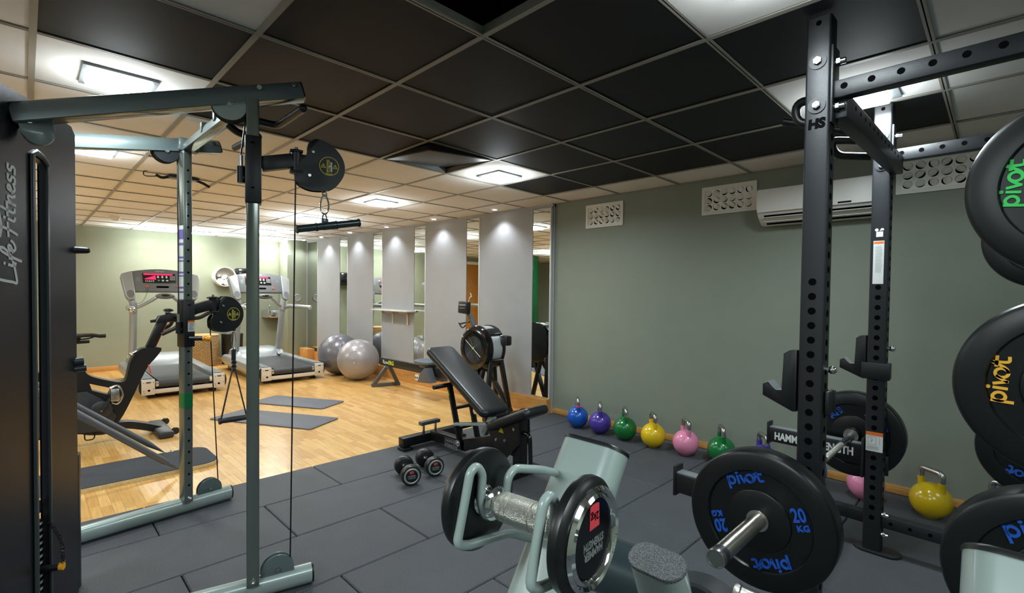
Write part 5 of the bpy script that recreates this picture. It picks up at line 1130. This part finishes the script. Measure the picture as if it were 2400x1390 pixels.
for y in (0, PY):
    s = -1 if y == 0 else 1
    for z in (1.56, 1.07, .60):
        m = MB(); m.cyl((PX, y + s * .036, z), (PX, y + s * .30, z), .0245, n=24); m.cyl((PX, y + s * .036, z), (PX, y + s * .05, z), .04, n=24); kp('storage_peg', m, M_['steel'], 'steel plate storage peg', UP['near_rear' if y == 0 else 'far_rear'])

# ------------------------------------------------------------------ bumper plates (face towards -y)
PIV = [[(0, -.36), (0, .62)], [(.02, .30), (.07, .5), (.28, .62), (.5, .5), (.58, .3), (.5, .1), (.28, 0), (.07, .12), (.02, .30)], [(.86, 0), (.86, .6)],
       [(1.12, .62), (1.32, .02)], [(1.32, .02), (1.5, .36), (1.66, .56), (1.86, .63), (2.06, .55), (2.16, .32), (2.06, .09), (1.86, 0), (1.66, .09), (1.57, .31), (1.64, .52)],
       [(1.94, .02), (2.16, .12), (2.36, .42), (2.56, .9)], [(2.56, .9), (2.58, .3), (2.66, .04), (2.92, .04)], [(2.3, .62), (2.92, .62)]]
def pivot(mb, K, k, h):
    L = Matrix.Diagonal((k, k, 1, 1)) @ T(-1.42, -.22, 0)
    pp = [[((x - 1.42) * k, (y - .22) * k) for x, y in p] for p in PIV]
    mb.ribbon(pp, .175 * k, 0, h, K); mb.prism([(( .86 - 1.42) * k + .12 * k * math.cos(a), (.88 - .22) * k + .12 * k * math.sin(a)) for a in [2 * PI * i / 14 for i in range(14)]], 0, h, K)
def plate(th, ink, kg, name='weight_plate'):
    t = thing(name, '', 'weight plate', (0, 0, 0), 0, 'bumper plates')
    K = frame((0, 0, 0), (1, 0, 0), (0, 0, 1)); h = th / 2; r = .225
    half = [(.0265, h - .003), (.095, h - .003), (.098, h - .0045), (.1005, h - .011), (.157, h - .011), (.1595, h - .004), (.163, h), (.212, h), (.2205, h - .004), (r, h - .012)]
    m = MB(); m.lathe(half + [(a, -b) for a, b in half[::-1]] + [half[0]], K, n=80); b = part(t, 'rubber_disc', m, M_['plate'], 'black rubber disc')
    m = MB(); pr = [(.0255, h - .002), (.034, h - .002), (.036, h - .006), (.0255, h - .006)]; m.lathe(pr + [pr[0]], K, n=40); pr = [(.0255, -h + .002), (.036, -h + .006), (.0255, -h + .006)]; m.lathe(pr + [pr[0]], K, n=40); m.lathe([(.0258, h - .003), (.0258, -h + .003)], K, n=40); part(t, 'hub_ring', m, M_['steel'], 'steel hub ring')
    for sd in (1, -1):
        Q = K if sd > 0 else K @ R(PI, 'Y')
        for a in (0, PI):
            m = MB(); pivot(m, Q @ T(0, 0, h - .0112) @ R(a, 'Z') @ T(0, .129, 0), .0385, .006); part(t, 'raised_lettering', m, ink, 'raised coloured logo lettering')
        for a in (0, PI):
            m = MB(); G = Q @ T(0, 0, h - .008) @ R(a, 'Z') @ T(.129, 0, 0)
            m.text(kg, .058, .005, G @ T(0, .012, 0) @ Matrix.Diagonal((.72, 1, 1, 1)), bold=.0014); m.text('KG', .025, .005, G @ T(.002, -.026, 0), bold=.001, space=1.15)
            part(t, 'weight_number', m, ink, 'raised coloured weight marking')
    return t
BXX, BZ = -.543, .556
p20 = plate(.085, M_['pblue'], '20')
p20.location = (BXX, 1.722, BZ); p20.rotation_euler = (0, -math.radians(19), 0); p20['label'] = 'black 20 KG plate with blue lettering on the near end of the barbell'
dup(p20, (BXX, 3.172, BZ), (0, -math.radians(128), 0), 'black plate with blue lettering on the far end of the barbell, behind the far upright')
dup(p20, (.125, 1.775, .602), (0, -math.radians(22), 0), 'black plate with blue lettering on the lowest storage peg at the lower right corner')
dup(p20, (.152, 3.27, .600), (0, math.radians(25), 0), 'black plate with blue lettering on the far lower storage peg, behind the yellow-lettered plate')
p10 = plate(.055, M_['pgreen'], '10'); p10.location = (.150, 1.79, 1.566); p10.rotation_euler = (0, -math.radians(84), 0); p10['label'] = 'black plate with green lettering on the top storage peg at the right edge'
dup(p10, (.152, 3.25, 1.562), (0, -math.radians(30), 0), 'black plate on the far top storage peg, showing below the green-lettered plate')
p15 = plate(.07, M_['pyellow'], '15'); p15.location = (.138, 1.782, 1.074); p15.rotation_euler = (0, -math.radians(86), 0); p15['label'] = 'black plate with yellow lettering on the middle storage peg at the right edge'

# barbell
t = thing('barbell', 'steel barbell resting on the rack safety arms', 'barbell', (BXX, 2.44, BZ))
m = MB(); m.cyl((BXX, 1.78, BZ), (BXX, 3.12, BZ), .014, n=20); part(t, 'shaft', m, M_['steel'], 'knurled steel shaft', True)
m = MB(); m.cyl((BXX, 2.05, BZ), (BXX, 2.36, BZ), .0146, n=20); m.cyl((BXX, 2.55, BZ), (BXX, 2.86, BZ), .0146, n=20); part(t, 'knurling', m, M_['knurl'], 'knurled grip zones', True)
for ya, yb, yc in ((1.355, 1.775, 1.765), (3.54, 3.118, 3.127)):
    s = 1 if yb > ya else -1
    m = MB(); m.cyl((BXX, ya, BZ), (BXX, yb, BZ), .0248, n=32); sl = part(t, 'sleeve', m, M_['sleeve'], 'ribbed steel sleeve', True)
    m = MB(); m.lathe([(0, 0), (.021, 0), (.0225, -.003), (.026, -.003), (.027, 0), (.027, .018), (.0255, .024), (.0255, .04), (.02, .04)], frame((BXX, ya, BZ), (1, 0, 0), (0, 0, 1)) @ (R(PI, 'X') if s > 0 else Matrix.Identity(4)), n=32); part(t, 'end_cap', m, M_['steel'], 'polished end cap', True)
    m = MB(); m.cyl((BXX, ya - s * .001, BZ), (BXX, ya + s * .002, BZ), .0212, n=32); part(t, 'end_plate', m, M_['post'], 'grey end plate', True)
    m = MB(); m.cyl((BXX, yb, BZ), (BXX, yb + s * .03, BZ), .039, .034, n=36); part(t, 'collar', m, M_['steel'], 'steel collar', True)

# ------------------------------------------------------------------ dumbbell stand in the foreground
t = thing('dumbbell_stand', 'pale grey-green dumbbell stand with slanted oval posts in the right foreground', 'dumbbell stand', (-.2, .3, 0))
def sp(n, mb, mt, lb=None, par=None): return part(par or t, n, mb, mt, lb, True)
UPD = V(0, .536, .844)
for x in (-.425, .034):
    top = V(x, .605, 1.057); bot = top - UPD * ((1.057 - .05) / .844)
    m = MB(); m.sweep([bot, top], [(a, b) for b, a in oval(.107, .05, 10)], up=(0, -.844, .536)); po = sp('slanted_post', m, M_['stand'], 'pale slanted oval post')
    m = MB(); m.sweep([top, top + UPD * .004, top + UPD * .006], [(a, b) for b, a in oval(.109, .052, 10)], up=(0, -.844, .536), scale=[1, 1, .96]); sp('post_cap', m, M_['blackp'], 'black post cap', po)
    # wire cradles, one each side of the post
    for s in (-1, 1):
        dx = .039 + s * .0585; wx = x + dx
        pts = [(x + s * .040, .575, 1.014), (wx - s * .004, .50, 1.046), (wx, .452, 1.0585), (wx, .440, 1.05), (wx, .434, 1.018), (wx, .424, 1.0088), (wx, .403, 1.0088), (wx, .393, 1.03), (wx, .396, 1.066), (wx, .386, 1.078), (wx, .376, 1.072), (wx, .357, .992), (wx, .372, .985), (wx, .445, .976), (x + s * .040, .545, .918)]
        m = MB(); m.tube(fillet(pts, .016, 4), .0057, 12); sp('wire_cradle', m, M_['stand'], 'pale bent-rod cradle', po)
    # lower tier cradle stubs
    m = MB(); m.box((x, bot.y + .05, .03), (.11, .55, .06), .02); sp('floor_foot', m, M_['stand'], None, po)
RD = V(0, -.4, .9165)
m = MB(); top = V(-.428, .806, .803); bot = top - RD * (.76 / .9165); m.sweep([bot, top], [(a, b) for b, a in oval(.105, .06, 10)], up=(0, .9165, .4)); rp_ = sp('rear_post', m, M_['stand'], 'pale lower rear post')
m = MB(); m.sweep([top, top + RD * .004, top + RD * .006], [(a, b) for b, a in oval(.109, .064, 10)], up=(0, .9165, .4), scale=[1, 1, .97]); sp('textured_cap', m, M_['cap'], 'silver-grey leather-grained end cap', rp_)
m = MB(); m.cyl((-.78, 1.02, .61), (-.565, 1.04, .61), .068, n=40); cy = sp('cross_tube', m, M_['tealk'], 'thick dark tube behind the rear post')
m = MB(); m.cyl((-.565, 1.04, .61), (-.55, 1.041, .61), .066, .06, n=40); sp('tube_cap', m, M_['black'], 'black tube cap', cy)
m = MB(); q = smooth([(-.60, 1.12, .515), (-.545, 1.13, .565), (-.48, 1.14, .582), (-.41, 1.13, .565), (-.33, 1.10, .515)], 6); m.sweep(q, [(-.03, -.035), (.024, -.035), (.03, -.029), (.03, .029), (.024, .035), (-.03, .035)], up=(0, 0, 1)); sp('curved_arm', m, M_['dark'], 'dark curved arm')
m = MB(); m.lathe([(0, 0), (.034, 0), (.0375, .004), (.0375, .01), (.035, .013), (.035, .16), (0, .16)], along((-.362, .985, .685), (-.2, 1.02, .66)), n=36); sp('roller', m, M_['steel'], 'brushed metal roller')
for x in (-.195,):
    m = MB(); m.cyl((-.425, .03, .16), (.034, .03, .16), .035, n=24); sp('tie_tube', m, M_['stand'])

# foreground dumbbells
def disc_dumbbell(lb, disc_m, face_m):
    t = thing('dumbbell', lb, 'dumbbell', (0, 0, 0), 0, 'disc dumbbells on the foreground stand')
    A = frame((0, 0, 0), (0, 1, 0), (0, 0, 1))
    m = MB(); m.lathe([(0, -.038), (.0165, -.038), (.0175, -.0355)] + [(rr, zz) for z0 in (-.029, -.021, .012, .024) for rr, zz in ((.0175, z0 - .0012), (.0158, z0 - .0007), (.0158, z0 + .0007), (.0175, z0 + .0012))] + [(.0175, .0355), (.0165, .038), (0, .038)], A, n=36); part(t, 'grip', m, M_['knurl'], 'knurled steel grip')
    for s in (-1, 1):
        K = A if s > 0 else A @ R(PI, 'Y')
        m = MB(); m.lathe([(.0145, .036), (.012, .0385), (.012, .041), (.017, .0435), (.0205, .0475), (.0175, .0515), (.0138, .054), (.0135, .062), (.016, .066), (.022, .069), (0, .071)], K, n=36); part(t, 'neck', m, M_['chrome'], 'chrome neck')
        m = MB(); m.lathe([(0, .067), (.03, .067), (.0585, .0675), (.0618, .0692), (.063, .073), (.0622, .079), (.058, .0835), (.05, .086), (0, .085)], K, n=64); d = part(t, 'disc', m, disc_m, 'round disc end')
        m = MB(); m.lathe([(.053, .085), (.0545, .0878), (.051, .0915), (.0475, .089), (.044, .0915), (.0415, .089), (.0405, .085)], K, n=64); part(d, 'chrome_ring', m, M_['chrome'], 'polished chrome ring')
        m = MB(); m.lathe([(0, .0875), (.0405, .0875), (.0405, .085)], K, n=56); part(d, 'face', m, face_m, 'black face')
        m = MB(); m.prism([(-.0105, -.012), (.0105, -.012), (.0095, .0125), (.004, .0138), (-.004, .0138), (-.0095, .0125)][::1], .0876, .0882, K @ T(-.001, -.023, 0) @ R(PI, 'Z')); lbm = part(d, 'red_label', m, M_['red'], 'red weight label')
        m = MB(); m.text('2kg', .0125, .0005, K @ T(-.001, -.0235, .0884)); part(d, 'label_text', m, M_['letter_k'], 'black weight text')
        m = MB(); m.text('HAMMER', .0118, .0006, K @ T(.0, .014, .0878) @ Matrix.Diagonal((.82, 1, 1, 1)), bold=.0004); m.text('STRENGTH', .0112, .0006, K @ T(.0, .0035, .0878) @ Matrix.Diagonal((.76, 1, 1, 1)), bold=.0004); part(d, 'lettering', m, M_['letter_s'], 'silver two-line lettering')
    return t
d1 = disc_dumbbell('chrome and black 2 kg dumbbell in the cradle of the left foreground post', M_['plate'], M_['blackg'])
d1.location = (-.386, .4145, 1.0285); d1.rotation_euler = (PI, 0, .12)
d2 = disc_dumbbell('chrome dumbbell on the right foreground post, only its shiny rim showing', M_['chrome'], M_['steel'])
d2.location = (.073, .4145, 1.0285); d2.rotation_euler = (PI, 0, 0)

# ------------------------------------------------------------------ camera, world, colour
yaw, pit, rol = -.7852, .0227, -.0116
F_ = V(math.sin(yaw) * math.cos(pit), math.cos(yaw) * math.cos(pit), -math.sin(pit)); r_ = V(math.cos(yaw), -math.sin(yaw), 0); d_ = F_.cross(r_)
c_, s_ = math.cos(rol), math.sin(rol); rt = r_ * c_ + d_ * s_; dn = r_ * -s_ + d_ * c_
cam = bpy.data.cameras.new('camera'); co = bpy.data.objects.new('camera', cam); COL.objects.link(co)
mw = Matrix.Identity(4)
for i in range(3): mw[i][0], mw[i][1], mw[i][2], mw[i][3] = rt[i], -dn[i], -F_[i], (0, 0, HC)[i]
co.matrix_world = mw; cam.sensor_fit = 'HORIZONTAL'; cam.sensor_width = 36; cam.lens = 1144 / 2400 * 36
cam.shift_x = (1200 - 1200.9) / 2400; cam.shift_y = (714.5 - 695) / 2400; cam.clip_start = .02
SC.camera = co
w = bpy.data.worlds.new('world'); w.use_nodes = True; w.node_tree.nodes['Background'].inputs[0].default_value = (.6, .65, .7, 1); w.node_tree.nodes['Background'].inputs[1].default_value = .15; SC.world = w
SC.view_settings.view_transform = 'Standard'; SC.view_settings.look = 'None'; SC.view_settings.exposure = .22
SC.cycles.max_bounces = 8; SC.cycles.diffuse_bounces = 5; SC.cycles.glossy_bounces = 5; SC.cycles.caustics_reflective = False; SC.cycles.caustics_refractive = False; SC.cycles.sample_clamp_indirect = 4
SC.cycles.use_denoising = True
